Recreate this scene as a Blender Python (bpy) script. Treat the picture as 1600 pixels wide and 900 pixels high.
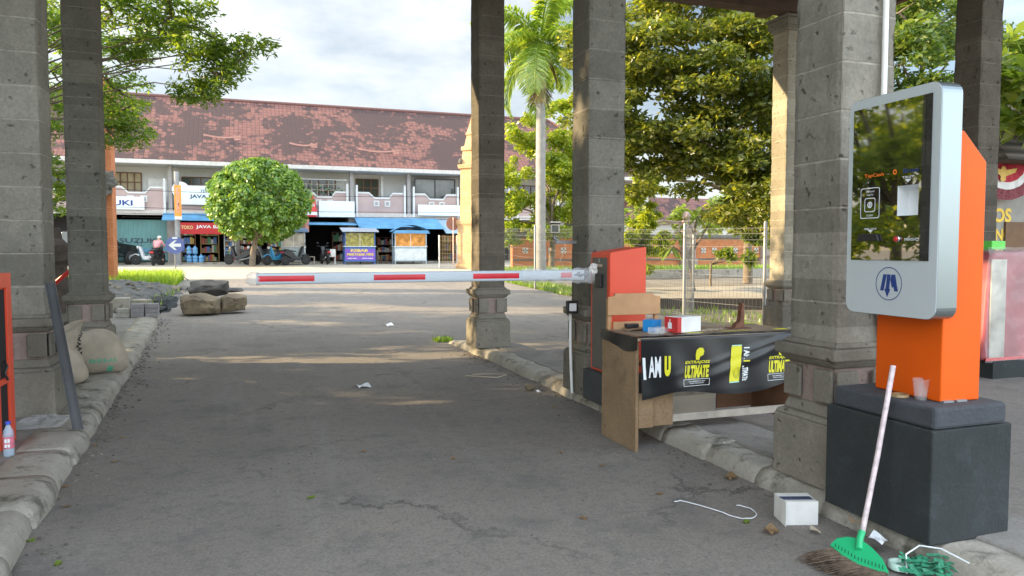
import bpy, bmesh, math, random
import numpy as np
from mathutils import Vector, Matrix, noise as mnoise
R = math.radians
for o in list(bpy.data.objects): bpy.data.objects.remove(o)
SC = bpy.context.scene
COL = SC.collection
rnd = random.Random(7)

# ------------------------------------------------------------------ camera, sky, sun, exposure
F_PX, YAW, PITCH, EYE = 1155.0, R(19.5), math.atan(60/1155.0), 1.45
cam = bpy.data.cameras.new('camera'); cam.lens = F_PX/1600*36; cam.sensor_width = 36
cam.clip_start = .05; cam.clip_end = 2000
co = bpy.data.objects.new('camera', cam); COL.objects.link(co)
co.location = (0, 0, EYE); co.rotation_euler = (math.pi/2-PITCH, 0, -YAW)
SC.camera = co
SUN_EL = R(21); SUN_AZ = R(19)          # sun stands to the left (-X) and a little ahead (+Y)
sd = Vector((-math.cos(SUN_EL)*math.cos(SUN_AZ), math.cos(SUN_EL)*math.sin(SUN_AZ), math.sin(SUN_EL)))
w = bpy.data.worlds.new('World'); SC.world = w; w.use_nodes = True
nt = w.node_tree; nt.nodes.clear()
def wn(t, **k):
    n = nt.nodes.new(t)
    for a, b in k.items(): setattr(n, a, b)
    return n
sky = wn('ShaderNodeTexSky', sky_type='NISHITA', sun_disc=False)
sky.sun_elevation = SUN_EL; sky.sun_rotation = math.atan2(sd.x, sd.y)
sky.air_density = 1.0; sky.dust_density = 1.2; sky.ozone_density = 1.5
tc = wn('ShaderNodeTexCoord'); mp = wn('ShaderNodeMapping'); mp.inputs['Scale'].default_value = (1, 1, 2.6)
nz = wn('ShaderNodeTexNoise'); nz.inputs['Scale'].default_value = 2.2; nz.inputs['Detail'].default_value = 7; nz.inputs['Roughness'].default_value = .55
cr = wn('ShaderNodeValToRGB'); cr.color_ramp.elements[0].position = .40; cr.color_ramp.elements[1].position = .64
cr.color_ramp.elements[0].color = (.12, .12, .12, 1)
mx = wn('ShaderNodeMix', data_type='RGBA'); mx.inputs[7].default_value = (7.6, 7.9, 8.0, 1)
bg = wn('ShaderNodeBackground'); bg.inputs[1].default_value = .14
ow = wn('ShaderNodeOutputWorld')
L = nt.links.new
L(tc.outputs['Generated'], mp.inputs[0]); L(mp.outputs[0], nz.inputs['Vector']); L(nz.outputs[0], cr.inputs[0])
# added fill: sky scaled brighter overhead and behind the viewer, dimmer ahead
dt = wn('ShaderNodeVectorMath', operation='DOT_PRODUCT'); dt.inputs[1].default_value = Vector((.15, -.80, .58)).normalized()
mr = wn('ShaderNodeMapRange'); mr.interpolation_type = 'SMOOTHSTEP'
for k_, v_ in (('From Min', -.5), ('From Max', .75), ('To Min', .47), ('To Max', 1.75)): mr.inputs[k_].default_value = v_
ml = wn('ShaderNodeVectorMath', operation='SCALE')
L(tc.outputs['Generated'], dt.inputs[0]); L(dt.outputs['Value'], mr.inputs['Value']); L(mr.outputs[0], ml.inputs['Scale'])
L(cr.outputs[0], mx.inputs[0]); L(sky.outputs[0], mx.inputs[6]); L(mx.outputs[2], ml.inputs[0]); L(ml.outputs[0], bg.inputs[0]); L(bg.outputs[0], ow.inputs[0])
sun = bpy.data.lights.new('sun', 'SUN'); sun.energy = 5.0; sun.angle = R(.6); sun.color = (1, .76, .44)
so = bpy.data.objects.new('sun', sun); COL.objects.link(so); so.rotation_euler = sd.to_track_quat('Z', 'Y').to_euler()
SC.render.engine = 'CYCLES'
SC.view_settings.view_transform = 'Standard'; SC.view_settings.look = 'None'
SC.view_settings.exposure = 1.28; SC.view_settings.gamma = 1

# ------------------------------------------------------------------ helpers
def at(px, py, Y):
    "a point of the photograph, 1600 x 900, on the plane at distance Y along the driveway"
    x = (px-800)/F_PX; y = (450-py)/F_PX
    f = math.cos(PITCH)+y*math.sin(PITCH); u = -math.sin(PITCH)+y*math.cos(PITCH)
    dx = x*math.cos(YAW)+f*math.sin(YAW); dy = -x*math.sin(YAW)+f*math.cos(YAW)
    t = Y/dy
    return Vector((dx*t, Y, EYE+u*t))
def g(Y):
    if Y < 12: return 0.0
    if Y < 30: t = (Y-12)/18; return .46*t*t*(3-2*t)*.5+.23*t
    if Y < 45: return .46+(Y-30)/15*.2
    return .66
def tag(o, label=None, cat=None, group=None, kind=None):
    if label: o['label'] = label
    if cat: o['category'] = cat
    if group: o['group'] = group
    if kind: o['kind'] = kind
    return o
def thing(name, label, cat, loc, group=None):
    o = bpy.data.objects.new(name, None); COL.objects.link(o); o.location = loc; o.empty_display_size = .1
    return tag(o, label, cat, group)
def wl(o):
    v = Vector((0, 0, 0))
    while o: v += o.location; o = o.parent
    return v
class MB:
    def __init__(s): s.v = []; s.f = []; s.m = []; s.sm = []; s.mat = 0
    def add(s, vs, fs, smooth=False):
        b = len(s.v); s.v += [tuple(v) for v in vs]
        for f in fs: s.f.append(tuple(b+i for i in f)); s.m.append(s.mat); s.sm.append(smooth)
        return s
    def box(s, x0, x1, y0, y1, z0, z1):
        return s.add([(x0,y0,z0),(x1,y0,z0),(x1,y1,z0),(x0,y1,z0),(x0,y0,z1),(x1,y0,z1),(x1,y1,z1),(x0,y1,z1)],
                     [(0,3,2,1),(4,5,6,7),(0,1,5,4),(1,2,6,5),(2,3,7,6),(3,0,4,7)])
    def frus(s, cx, cy, z0, z1, a0, a1, b0=None, b1=None):
        b0 = b0 or a0; b1 = b1 or a1
        return s.add([(cx-a0,cy-b0,z0),(cx+a0,cy-b0,z0),(cx+a0,cy+b0,z0),(cx-a0,cy+b0,z0),(cx-a1,cy-b1,z1),(cx+a1,cy-b1,z1),(cx+a1,cy+b1,z1),(cx-a1,cy+b1,z1)],
                     [(0,3,2,1),(4,5,6,7),(0,1,5,4),(1,2,6,5),(2,3,7,6),(3,0,4,7)])
    def obox(s, c, size, M):
        hx, hy, hz = [q/2 for q in size]
        vs = [Vector(c)+M@Vector((a*hx, b*hy, d*hz)) for d in (-1,1) for a, b in ((-1,-1),(1,-1),(1,1),(-1,1))]
        return s.add(vs, [(0,3,2,1),(4,5,6,7),(0,1,5,4),(1,2,6,5),(2,3,7,6),(3,0,4,7)])
    def quad(s, *p): return s.add(p, [tuple(range(len(p)))])
    def tube(s, pts, r, n=8, cap=True):
        pts = [Vector(p) for p in pts]; k = len(pts)
        rs = r if isinstance(r, (list, tuple)) else [r]*k
        vs = []; up = None
        for i, p in enumerate(pts):
            d = (pts[min(i+1,k-1)]-pts[max(i-1,0)])
            d = d.normalized() if d.length > 1e-9 else Vector((0,0,1))
            if up is None: up = Vector((0,0,1)) if abs(d.z) < .9 else Vector((1,0,0))
            a = d.cross(up).normalized(); b = a.cross(d).normalized(); up = b
            for j in range(n):
                t = 2*math.pi*j/n; vs.append(p+(a*math.cos(t)+b*math.sin(t))*rs[i])
        fs = [(i*n+j, i*n+(j+1)%n, (i+1)*n+(j+1)%n, (i+1)*n+j) for i in range(k-1) for j in range(n)]
        s.add(vs, fs, True)
        if cap: s.add(vs[:n], [tuple(range(n))]); s.add(vs[-n:], [tuple(reversed(range(n)))])
        return s
    def lathe(s, c, prof, n=20, axis='z'):
        c = Vector(c); vs = []
        for r, h in prof:
            for j in range(n):
                t = 2*math.pi*j/n; a, b = r*math.cos(t), r*math.sin(t)
                vs.append(c+(Vector((a,b,h)) if axis == 'z' else Vector((a,h,b)) if axis == 'y' else Vector((h,a,b))))
        k = len(prof)
        s.add(vs, [(i*n+j, i*n+(j+1)%n, (i+1)*n+(j+1)%n, (i+1)*n+j) for i in range(k-1) for j in range(n)], True)
        s.add(vs[:n], [tuple(range(n))]); s.add(vs[-n:], [tuple(range(n))])
        return s
    def prism(s, poly, o, ux, uy, depth):
        "2D outline poly on the plane (ux, uy) through o, pushed by the vector depth"
        o, ux, uy, dd = Vector(o), Vector(ux), Vector(uy), Vector(depth); n = len(poly)
        vs = [o+ux*a+uy*b for a, b in poly]; vs += [v+dd for v in vs]
        return s.add(vs, [tuple(range(n)), tuple(reversed(range(n, 2*n)))]+[(i, (i+1)%n, n+(i+1)%n, n+i) for i in range(n)])
    def grid(s, fn, nu, nv, smooth=True):
        vs = [fn(i/nu, j/nv) for j in range(nv+1) for i in range(nu+1)]
        return s.add(vs, [(j*(nu+1)+i, j*(nu+1)+i+1, (j+1)*(nu+1)+i+1, (j+1)*(nu+1)+i) for j in range(nv) for i in range(nu)], smooth)
    def rock(s, c, size, seed, sub=3, amp=.22, sq=.0, smooth=False, fl=None, cuts=0):
        bm = bmesh.new(); bmesh.ops.create_icosphere(bm, subdivisions=sub, radius=1)
        vs = []; rc = random.Random(seed*7+1); cp = [(Vector((rc.gauss(0,1), rc.gauss(0,1), rc.gauss(0,1))).normalized(), rc.uniform(.80, 1.12)) for _ in range(cuts)]
        for v in bm.verts:
            p = v.co.copy()
            if sq:
                m = max(abs(p.x), abs(p.y), abs(p.z)); p = p.lerp(p/m, sq)
            q = 1+amp*mnoise.noise(v.co*1.6+Vector((seed*3.1, seed, 0)))+amp*.45*mnoise.noise(v.co*4+Vector((seed, 5, 0)))
            p *= q
            for n_, d_ in cp:
                k_ = p.dot(n_)-d_
                if k_ > 0: p -= n_*k_
            p = Vector((p.x*size[0], p.y*size[1], p.z*size[2]))
            if fl is not None: p.z = max(p.z, fl)
            vs.append(Vector(c)+p)
        s.add(vs, [tuple(v.index for v in f.verts) for f in bm.faces], smooth); bm.free(); return s
    def build(s, name, mats, parent=None, bevel=0, seg=2, recalc=True):
        if not isinstance(mats, (list, tuple)): mats = [mats]
        me = bpy.data.meshes.new(name)
        if parent: off = wl(parent)
        else:
            a = np.array(s.v); off = Vector(((a[:,0].min()+a[:,0].max())/2, (a[:,1].min()+a[:,1].max())/2, a[:,2].min()))
        me.from_pydata([(v[0]-off.x, v[1]-off.y, v[2]-off.z) for v in s.v], [], s.f)
        for m in mats: me.materials.append(m)
        me.polygons.foreach_set('material_index', s.m); me.polygons.foreach_set('use_smooth', s.sm)
        if recalc:
            bm = bmesh.new(); bm.from_mesh(me); bmesh.ops.recalc_face_normals(bm, faces=bm.faces); bm.to_mesh(me); bm.free()
        o = bpy.data.objects.new(name, me); COL.objects.link(o)
        if parent: o.parent = parent
        else: o.location = off
        if bevel:
            b = o.modifiers.new('bevel', 'BEVEL'); b.width = bevel; b.segments = seg; b.limit_method = 'ANGLE'; b.angle_limit = R(40)
        return o
def copy_tree(o, parent=None):
    c = o.copy(); COL.objects.link(c); c.parent = parent
    for ch in list(o.children): copy_tree(ch, c)
    return c
def zrot(a): return Matrix.Rotation(a, 3, 'Z')

# ------------------------------------------------------------------ text
DG = None
def glyphs(s, bold=0.0):
    cu = bpy.data.curves.new('t', 'FONT'); cu.body = s; cu.resolution_u = 3; cu.offset = bold; cu.fill_mode = 'FRONT'
    o = bpy.data.objects.new('t', cu); COL.objects.link(o)
    dg = bpy.context.evaluated_depsgraph_get(); dg.update()
    me = o.evaluated_get(dg).to_mesh()
    vs = [v.co.copy() for v in me.vertices]; fs = [tuple(p.vertices) for p in me.polygons]
    o.evaluated_get(dg).to_mesh_clear(); bpy.data.objects.remove(o); bpy.data.curves.remove(cu)
    x0 = min(v.x for v in vs); x1 = max(v.x for v in vs); y0 = min(v.y for v in vs); y1 = max(v.y for v in vs)
    return [((v.x-x0)/(x1-x0), (v.y-y0)/(y1-y0)) for v in vs], fs
def text(name, s, m, parent, fn, bold=.02, dens=0):
    "fn maps (u, v) in the unit box of the word to a world point"
    vs, fs = glyphs(s, bold)
    if dens:
        bm = bmesh.new(); bv = [bm.verts.new((a, b, 0)) for a, b in vs]
        for f in fs:
            try: bm.faces.new([bv[i] for i in f])
            except ValueError: pass
        for it in range(4):
            es = [e for e in bm.edges if (e.verts[0].co-e.verts[1].co).length > dens]
            if not es: break
            bmesh.ops.subdivide_edges(bm, edges=es, cuts=1); bmesh.ops.triangulate(bm, faces=bm.faces)
        bm.verts.index_update()
        vs = [(v.co.x, v.co.y) for v in bm.verts]; fs = [tuple(v.index for v in f.verts) for f in bm.faces]; bm.free()
    mb = MB(); mb.add([fn(a, b) for a, b in vs], fs)
    return mb.build(name, m, parent, recalc=False)
def plane(o, ux, uy, w_, h_, shear=0):
    o, ux, uy = Vector(o), Vector(ux).normalized(), Vector(uy).normalized()
    return lambda a, b: o+ux*(w_*(a-.5)+shear*h_*(b-.5))+uy*(h_*(b-.5))

# ------------------------------------------------------------------ materials
MATS = {}
def nodes(name):
    m = bpy.data.materials.new(name); m.use_nodes = True; t = m.node_tree
    return m, t, t.nodes['Principled BSDF'], t.nodes.new, t.links.new
def mat(name, col, rough=.7, metal=0, var=.12, scale=6, bump=.0, bscale=60, spec=.5, alpha=1, trans=0, coat=0, emit=None):
    if name in MATS: return MATS[name]
    m, t, b, N, K = nodes(name)
    b.inputs['Roughness'].default_value = rough; b.inputs['Metallic'].default_value = metal
    b.inputs['Specular IOR Level'].default_value = spec; b.inputs['Alpha'].default_value = alpha
    b.inputs['Transmission Weight'].default_value = trans; b.inputs['Coat Weight'].default_value = coat
    tcn = N('ShaderNodeTexCoord'); n = N('ShaderNodeTexNoise'); n.inputs['Scale'].default_value = scale; n.inputs['Detail'].default_value = 6
    oi = N('ShaderNodeObjectInfo'); ad = N('ShaderNodeVectorMath'); ad.operation = 'ADD'
    K(tcn.outputs['Object'], ad.inputs[0]); K(oi.outputs['Random'], ad.inputs[1]); K(ad.outputs[0], n.inputs['Vector'])
    r = N('ShaderNodeValToRGB'); r.color_ramp.elements[0].position = .3; r.color_ramp.elements[1].position = .7
    c = Vector(col)
    r.color_ramp.elements[0].color = (*(c*(1-var)), 1); r.color_ramp.elements[1].color = (*[min(1, q) for q in c*(1+var)], 1)
    K(n.outputs[0], r.inputs[0]); K(r.outputs[0], b.inputs['Base Color'])
    if bump:
        n2 = N('ShaderNodeTexNoise'); n2.inputs['Scale'].default_value = bscale; n2.inputs['Detail'].default_value = 5; K(ad.outputs[0], n2.inputs['Vector'])
        bp = N('ShaderNodeBump'); bp.inputs['Strength'].default_value = bump; bp.inputs['Distance'].default_value = .02
        K(n2.outputs[0], bp.inputs['Height']); K(bp.outputs[0], b.inputs['Normal'])
    if emit:
        b.inputs['Emission Color'].default_value = (*emit[0], 1); b.inputs['Emission Strength'].default_value = emit[1]
    MATS[name] = m; return m
def math_(N, K, op, a, b=None, c=None, clamp=False):
    n = N('ShaderNodeMath'); n.operation = op; n.use_clamp = clamp
    for i, q in enumerate((a, b, c)):
        if q is None: continue
        if isinstance(q, (int, float)): n.inputs[i].default_value = q
        else: K(q, n.inputs[i])
    return n.outputs[0]
def mixc(N, K, f, a, b, mode='MIX'):
    n = N('ShaderNodeMix'); n.data_type = 'RGBA'; n.blend_type = mode
    for i, q in ((0, f), (6, a), (7, b)):
        if isinstance(q, (int, float)): n.inputs[i].default_value = q
        elif isinstance(q, tuple): n.inputs[i].default_value = (*q, 1)
        else: K(q, n.inputs[i])
    return n.outputs[2]
def tex(N, K, vec, scale, detail=6, rough=.6, kind='Noise'):
    n = N('ShaderNodeTex'+kind); n.inputs['Scale'].default_value = scale
    if kind == 'Noise': n.inputs['Detail'].default_value = detail; n.inputs['Roughness'].default_value = rough
    K(vec, n.inputs['Vector']); return n
def ramp(N, K, f, lo, hi, a=0., b=1.):
    n = N('ShaderNodeMapRange'); n.inputs['From Min'].default_value = lo; n.inputs['From Max'].default_value = hi
    n.inputs['To Min'].default_value = a; n.inputs['To Max'].default_value = b; K(f, n.inputs['Value']); return n.outputs[0]
def stone_mat(name, c1, c2, joint=.265, pits=1.0):
    m, t, b, N, K = nodes(name)
    tcn = N('ShaderNodeTexCoord'); oi = N('ShaderNodeObjectInfo'); ad = N('ShaderNodeVectorMath'); ad.operation = 'ADD'
    sc = N('ShaderNodeVectorMath'); sc.operation = 'SCALE'; sc.inputs['Scale'].default_value = 0
    K(oi.outputs['Location'], ad.inputs[1]); K(tcn.outputs['Object'], ad.inputs[0]); V = ad.outputs[0]
    n1 = tex(N, K, V, 3.2, 9, .75); n2 = tex(N, K, V, 42, 4, .7); n3 = tex(N, K, V, 15, 3, .5); n4 = tex(N, K, V, .9, 4, .6)
    col = mixc(N, K, ramp(N, K, n1.outputs[0], .3, .7), c1, c2)
    col = mixc(N, K, ramp(N, K, n2.outputs[0], .35, .75, 0, .55), col, tuple(q*.62 for q in c1))
    col = mixc(N, K, ramp(N, K, n4.outputs[0], .5, .66, 0, .55), col, tuple(q*.6 for q in c1))
    pit = ramp(N, K, n3.outputs[0], .64, .72)
    col = mixc(N, K, math_(N, K, 'MULTIPLY', pit, .75*pits), col, tuple(q*.3 for q in c1))
    sp = N('ShaderNodeSeparateXYZ'); K(tcn.outputs['Object'], sp.inputs[0])
    wob = math_(N, K, 'MULTIPLY', n1.outputs[0], .012)
    zz = math_(N, K, 'ADD', sp.outputs[2], wob)
    fr = math_(N, K, 'FRACT', math_(N, K, 'DIVIDE', zz, joint))
    dj = math_(N, K, 'ABSOLUTE', math_(N, K, 'SUBTRACT', fr, .5))
    line = ramp(N, K, dj, .5-.008/joint, .5-.003/joint)
    blk = N('ShaderNodeTexWhiteNoise'); blk.noise_dimensions = '1D'; K(math_(N, K, 'FLOOR', math_(N, K, 'ADD', math_(N, K, 'DIVIDE', zz, joint), math_(N, K, 'MULTIPLY', oi.outputs['Random'], 17))), blk.inputs['W'])
    col = mixc(N, K, 1.0, col, mixc(N, K, blk.outputs['Value'], (.78, .78, .77), (1.12, 1.12, 1.12)), 'MULTIPLY')
    col = mixc(N, K, math_(N, K, 'MULTIPLY', math_(N, K, 'MULTIPLY', line, ramp(N, K, n3.outputs[0], .35, .6, .1, .5)), 1.0), col, tuple(min(1, q*1.5) for q in c2))
    K(col, b.inputs['Base Color']); b.inputs['Roughness'].default_value = .93; b.inputs['Specular IOR Level'].default_value = .2
    h = math_(N, K, 'SUBTRACT', math_(N, K, 'ADD', n1.outputs[0], math_(N, K, 'MULTIPLY', n2.outputs[0], .5)), math_(N, K, 'ADD', math_(N, K, 'MULTIPLY', pit, .6), math_(N, K, 'MULTIPLY', line, .35)))
    bp = N('ShaderNodeBump'); bp.inputs['Strength'].default_value = .8; bp.inputs['Distance'].default_value = .014; K(h, bp.inputs['Height']); K(bp.outputs[0], b.inputs['Normal'])
    MATS[name] = m; return m
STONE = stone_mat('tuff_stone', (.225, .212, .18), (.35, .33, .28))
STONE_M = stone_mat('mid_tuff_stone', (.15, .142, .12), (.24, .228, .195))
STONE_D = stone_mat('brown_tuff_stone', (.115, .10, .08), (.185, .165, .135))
STONE_B = stone_mat('tuff_base', (.185, .17, .14), (.30, .275, .23), joint=5)
PINKST = stone_mat('pink_mortar', (.30, .23, .20), (.40, .31, .28), joint=5, pits=.3)
CARVE = stone_mat('carved_stone', (.12, .115, .10), (.25, .235, .205), joint=.3)
def asphalt_mat():
    m, t, b, N, K = nodes('asphalt')
    tcn = N('ShaderNodeTexCoord'); V = tcn.outputs['Object']
    n1 = tex(N, K, V, .55, 8, .6); n2 = tex(N, K, V, 120, 4, .75); n3 = tex(N, K, V, 2.6, 9, .72); n5 = tex(N, K, V, 60, 5, .8)
    mpn = N('ShaderNodeMapping'); mpn.inputs['Scale'].default_value = (5, .35, 1); K(V, mpn.inputs[0]); n4 = tex(N, K, mpn.outputs[0], .8, 6, .6)
    col = mixc(N, K, ramp(N, K, n1.outputs[0], .35, .68), (.225, .202, .178), (.300, .272, .240))
    col = mixc(N, K, ramp(N, K, n3.outputs[0], .52, .72, 0, .85), col, (.13, .127, .126))
    col = mixc(N, K, ramp(N, K, n4.outputs[0], .55, .75, 0, .45), col, (.33, .315, .29))
    col = mixc(N, K, ramp(N, K, n5.outputs[0], .42, .70, 0, .75), col, (.095, .09, .086))
    col = mixc(N, K, ramp(N, K, n2.outputs[0], .52, .70, 0, .85), col, (.42, .40, .37))
    n7 = tex(N, K, V, 14, 6, .8); col = mixc(N, K, ramp(N, K, n7.outputs[0], .50, .68, 0, .6), col, (.12, .113, .106))
    vo = tex(N, K, V, 2.1, kind='Voronoi'); sp = ramp(N, K, vo.outputs['Distance'], .018, .032, 1, 0)
    col = mixc(N, K, math_(N, K, 'MULTIPLY', sp, .6), col, (.42, .40, .34))
    vo = tex(N, K, V, 3.3, kind='Voronoi'); sp = ramp(N, K, vo.outputs['Distance'], .02, .06, 1, 0)
    col = mixc(N, K, math_(N, K, 'MULTIPLY', sp, .5), col, (.045, .042, .04))
    vd = N('ShaderNodeTexVoronoi'); vd.feature = 'DISTANCE_TO_EDGE'; vd.inputs['Scale'].default_value = .42
    dv = N('ShaderNodeVectorMath'); dv.operation = 'ADD'; K(V, dv.inputs[0]); sv_ = N('ShaderNodeVectorMath'); sv_.operation = 'SCALE'; sv_.inputs['Scale'].default_value = .9; K(n3.outputs['Color'], sv_.inputs[0]); K(sv_.outputs[0], dv.inputs[1]); K(dv.outputs[0], vd.inputs['Vector'])
    crk = math_(N, K, 'MULTIPLY', ramp(N, K, vd.outputs['Distance'], .004, .012, 1, 0), ramp(N, K, n1.outputs[0], .48, .58, 0, .7))
    col = mixc(N, K, crk, col, (.07, .066, .06))
    n6 = tex(N, K, V, .9, 5, .5); col = mixc(N, K, ramp(N, K, n6.outputs[0], .60, .70, 0, .45), col, (.12, .115, .115))
    K(col, b.inputs['Base Color']); b.inputs['Roughness'].default_value = .86; b.inputs['Specular IOR Level'].default_value = .3
    bp = N('ShaderNodeBump'); bp.inputs['Strength'].default_value = .6; bp.inputs['Distance'].default_value = .006
    K(math_(N, K, 'ADD', n2.outputs[0], math_(N, K, 'ADD', math_(N, K, 'MULTIPLY', n5.outputs[0], 1.2), math_(N, K, 'MULTIPLY', n3.outputs[0], 3))), bp.inputs['Height']); K(bp.outputs[0], b.inputs['Normal'])
    return m
ASPH = asphalt_mat()
def conc_mat(name, c1, c2, stain=(.07, .065, .045), st=.5):
    m, t, b, N, K = nodes(name); V = N('ShaderNodeTexCoord').outputs['Object']
    n1 = tex(N, K, V, 1.8, 9, .68); n2 = tex(N, K, V, 55, 4, .7); n3 = tex(N, K, V, 5, 6, .7)
    col = mixc(N, K, ramp(N, K, n1.outputs[0], .35, .65), c1, c2)
    col = mixc(N, K, ramp(N, K, n3.outputs[0], .53, .66, 0, st), col, stain)
    col = mixc(N, K, ramp(N, K, n2.outputs[0], .4, .75, 0, .4), col, tuple(q*.5 for q in c1))
    K(col, b.inputs['Base Color']); b.inputs['Roughness'].default_value = .9
    bp = N('ShaderNodeBump'); bp.inputs['Strength'].default_value = .5; bp.inputs['Distance'].default_value = .01
    K(math_(N, K, 'ADD', n2.outputs[0], math_(N, K, 'MULTIPLY', n3.outputs[0], 3)), bp.inputs['Height']); K(bp.outputs[0], b.inputs['Normal'])
    return m
KERB = conc_mat('kerb_concrete', (.31, .285, .24), (.44, .415, .36), st=.85)
FLOOR = conc_mat('floor_concrete', (.20, .19, .175), (.29, .275, .25), st=.35)
DIRT = conc_mat('dirt', (.17, .145, .11), (.25, .22, .17), st=.3)
PILE = conc_mat('dark_gravel', (.07, .072, .07), (.15, .15, .14), (.035, .035, .035), .7)
ROCKM = conc_mat('rock', (.13, .10, .07), (.30, .245, .16), (.05, .045, .04), .8)
def roof_mat():
    m, t, b, N, K = nodes('roof_tiles'); V = N('ShaderNodeTexCoord').outputs['Object']
    sp = N('ShaderNodeSeparateXYZ'); K(V, sp.inputs[0]); cb = N('ShaderNodeCombineXYZ'); K(sp.outputs[0], cb.inputs[0]); K(math_(N, K, 'MULTIPLY', sp.outputs[2], 1.5), cb.inputs[1])
    br = N('ShaderNodeTexBrick'); br.offset = 0.0; br.inputs['Scale'].default_value = 1; br.inputs['Brick Width'].default_value = .24; br.inputs['Row Height'].default_value = .30
    br.inputs['Mortar Size'].default_value = .022; br.inputs['Mortar Smooth'].default_value = .4
    br.inputs['Color1'].default_value = (0, 0, 0, 1); br.inputs['Color2'].default_value = (1, 1, 1, 1); br.inputs['Mortar'].default_value = (.5, .5, .5, 1)
    K(cb.outputs[0], br.inputs['Vector'])
    n1 = tex(N, K, V, .26, 7, .72); n2 = tex(N, K, V, 2.2, 4, .6)
    f = math_(N, K, 'ADD', math_(N, K, 'ADD', n1.outputs[0], math_(N, K, 'MULTIPLY', n2.outputs[0], .30)), math_(N, K, 'MULTIPLY', br.outputs['Color'], .09))
    dark = ramp(N, K, f, .655, .70)
    col = mixc(N, K, n2.outputs[0], (.18, .075, .06), (.26, .122, .10))
    col = mixc(N, K, math_(N, K, 'MULTIPLY', br.outputs['Color'], .35), col, (.15, .06, .05))
    col = mixc(N, K, math_(N, K, 'MULTIPLY', dark, .9), col, (.055, .035, .035))
    col = mixc(N, K, math_(N, K, 'MULTIPLY', br.outputs['Fac'], .55), col, (.05, .03, .03))
    K(col, b.inputs['Base Color']); b.inputs['Roughness'].default_value = .85
    bp = N('ShaderNodeBump'); bp.inputs['Strength'].default_value = .8; bp.inputs['Distance'].default_value = .05; bp.invert = True
    K(br.outputs['Fac'], bp.inputs['Height']); K(bp.outputs[0], b.inputs['Normal'])
    return m
ROOFT = roof_mat()
def brick_mat(name, c1, c2, mort, bw=.24, bh=.07):
    m, t, b, N, K = nodes(name); V = N('ShaderNodeTexCoord').outputs['Object']
    sp = N('ShaderNodeSeparateXYZ'); K(V, sp.inputs[0]); cb = N('ShaderNodeCombineXYZ'); K(math_(N, K, 'ADD', sp.outputs[0], sp.outputs[1]), cb.inputs[0]); K(sp.outputs[2], cb.inputs[1])
    br = N('ShaderNodeTexBrick'); br.inputs['Scale'].default_value = 1; br.inputs['Brick Width'].default_value = bw; br.inputs['Row Height'].default_value = bh; br.inputs['Mortar Size'].default_value = .006
    br.inputs['Color1'].default_value = (*c1, 1); br.inputs['Color2'].default_value = (*c2, 1); br.inputs['Mortar'].default_value = (*mort, 1); K(cb.outputs[0], br.inputs['Vector'])
    n1 = tex(N, K, V, 1.5, 6, .7)
    col = mixc(N, K, ramp(N, K, n1.outputs[0], .45, .75, 0, .5), br.outputs['Color'], tuple(q*.45 for q in c1))
    K(col, b.inputs['Base Color']); b.inputs['Roughness'].default_value = .9; return m
BRICK = brick_mat('orange_brick', (.50, .17, .06), (.58, .22, .09), (.35, .14, .07))
def leaf_mat(name, c1, c2, c3, tr=.45):
    m = bpy.data.materials.new(name); m.use_nodes = True; t = m.node_tree; t.nodes.clear(); N = t.nodes.new; K = t.links.new
    ge = N('ShaderNodeNewGeometry'); r = N('ShaderNodeValToRGB'); e = r.color_ramp.elements
    e[0].color = (*c1, 1); e[0].position = 0; e[1].color = (*c3, 1); e[1].position = 1; q = e.new(.55); q.color = (*c2, 1)
    K(ge.outputs['Random Per Island'], r.inputs[0])
    d = N('ShaderNodeBsdfDiffuse'); tl = N('ShaderNodeBsdfTranslucent'); gl = N('ShaderNodeBsdfGlossy'); gl.inputs['Roughness'].default_value = .38; gl.inputs['Color'].default_value = (.5, .5, .5, 1)
    tcx = mixc(N, K, 1.0, r.outputs[0], (1.7, 1.55, .6), 'MULTIPLY')
    K(r.outputs[0], d.inputs[0]); K(tcx, tl.inputs[0])
    m1 = N('ShaderNodeMixShader'); m1.inputs[0].default_value = tr; K(d.outputs[0], m1.inputs[1]); K(tl.outputs[0], m1.inputs[2])
    m2 = N('ShaderNodeMixShader'); m2.inputs[0].default_value = .09; K(m1.outputs[0], m2.inputs[1]); K(gl.outputs[0], m2.inputs[2])
    o = N('ShaderNodeOutputMaterial'); K(m2.outputs[0], o.inputs[0]); return m
LF_DARK = leaf_mat('leaf_dark', (.045, .085, .02), (.075, .13, .03), (.16, .20, .05), .35)
LF_MID = leaf_mat('leaf_mid', (.06, .12, .03), (.11, .19, .04), (.22, .28, .05), .45)
LF_BRIGHT = leaf_mat('leaf_bright', (.12, .20, .03), (.20, .30, .05), (.34, .40, .08), .5)
LF_YEL = leaf_mat('leaf_yellow', (.16, .26, .02), (.30, .40, .04), (.48, .52, .08), .5)
LF_BALL = leaf_mat('leaf_ball', (.08, .18, .03), (.14, .27, .04), (.30, .42, .05), .35)
LF_BROWN = leaf_mat('leaf_brown', (.20, .12, .06), (.28, .18, .10), (.34, .26, .12), .3)
GRASSM = leaf_mat('grass_blades', (.12, .22, .03), (.20, .34, .05), (.30, .42, .08), .45)
BARK = mat('bark', (.20, .16, .12), .9, var=.3, scale=12, bump=.8, bscale=30)
PALMB = mat('palm_bark', (.33, .32, .30), .9, var=.15, scale=5, bump=.3, bscale=20)
WHITE = mat('white_paint', (.78, .78, .76), .5); CREAM = mat('cream_plaster', (.60, .55, .46), .85)
DKMET = mat('dark_metal', (.05, .05, .055), .45, .4); GALV = mat('galvanised', (.27, .28, .29), .5, .5, bump=.1)
BLACK = mat('black_plastic', (.02, .02, .022), .4); BLACKM = mat('black_matt', (.012, .012, .014), .8)
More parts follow.
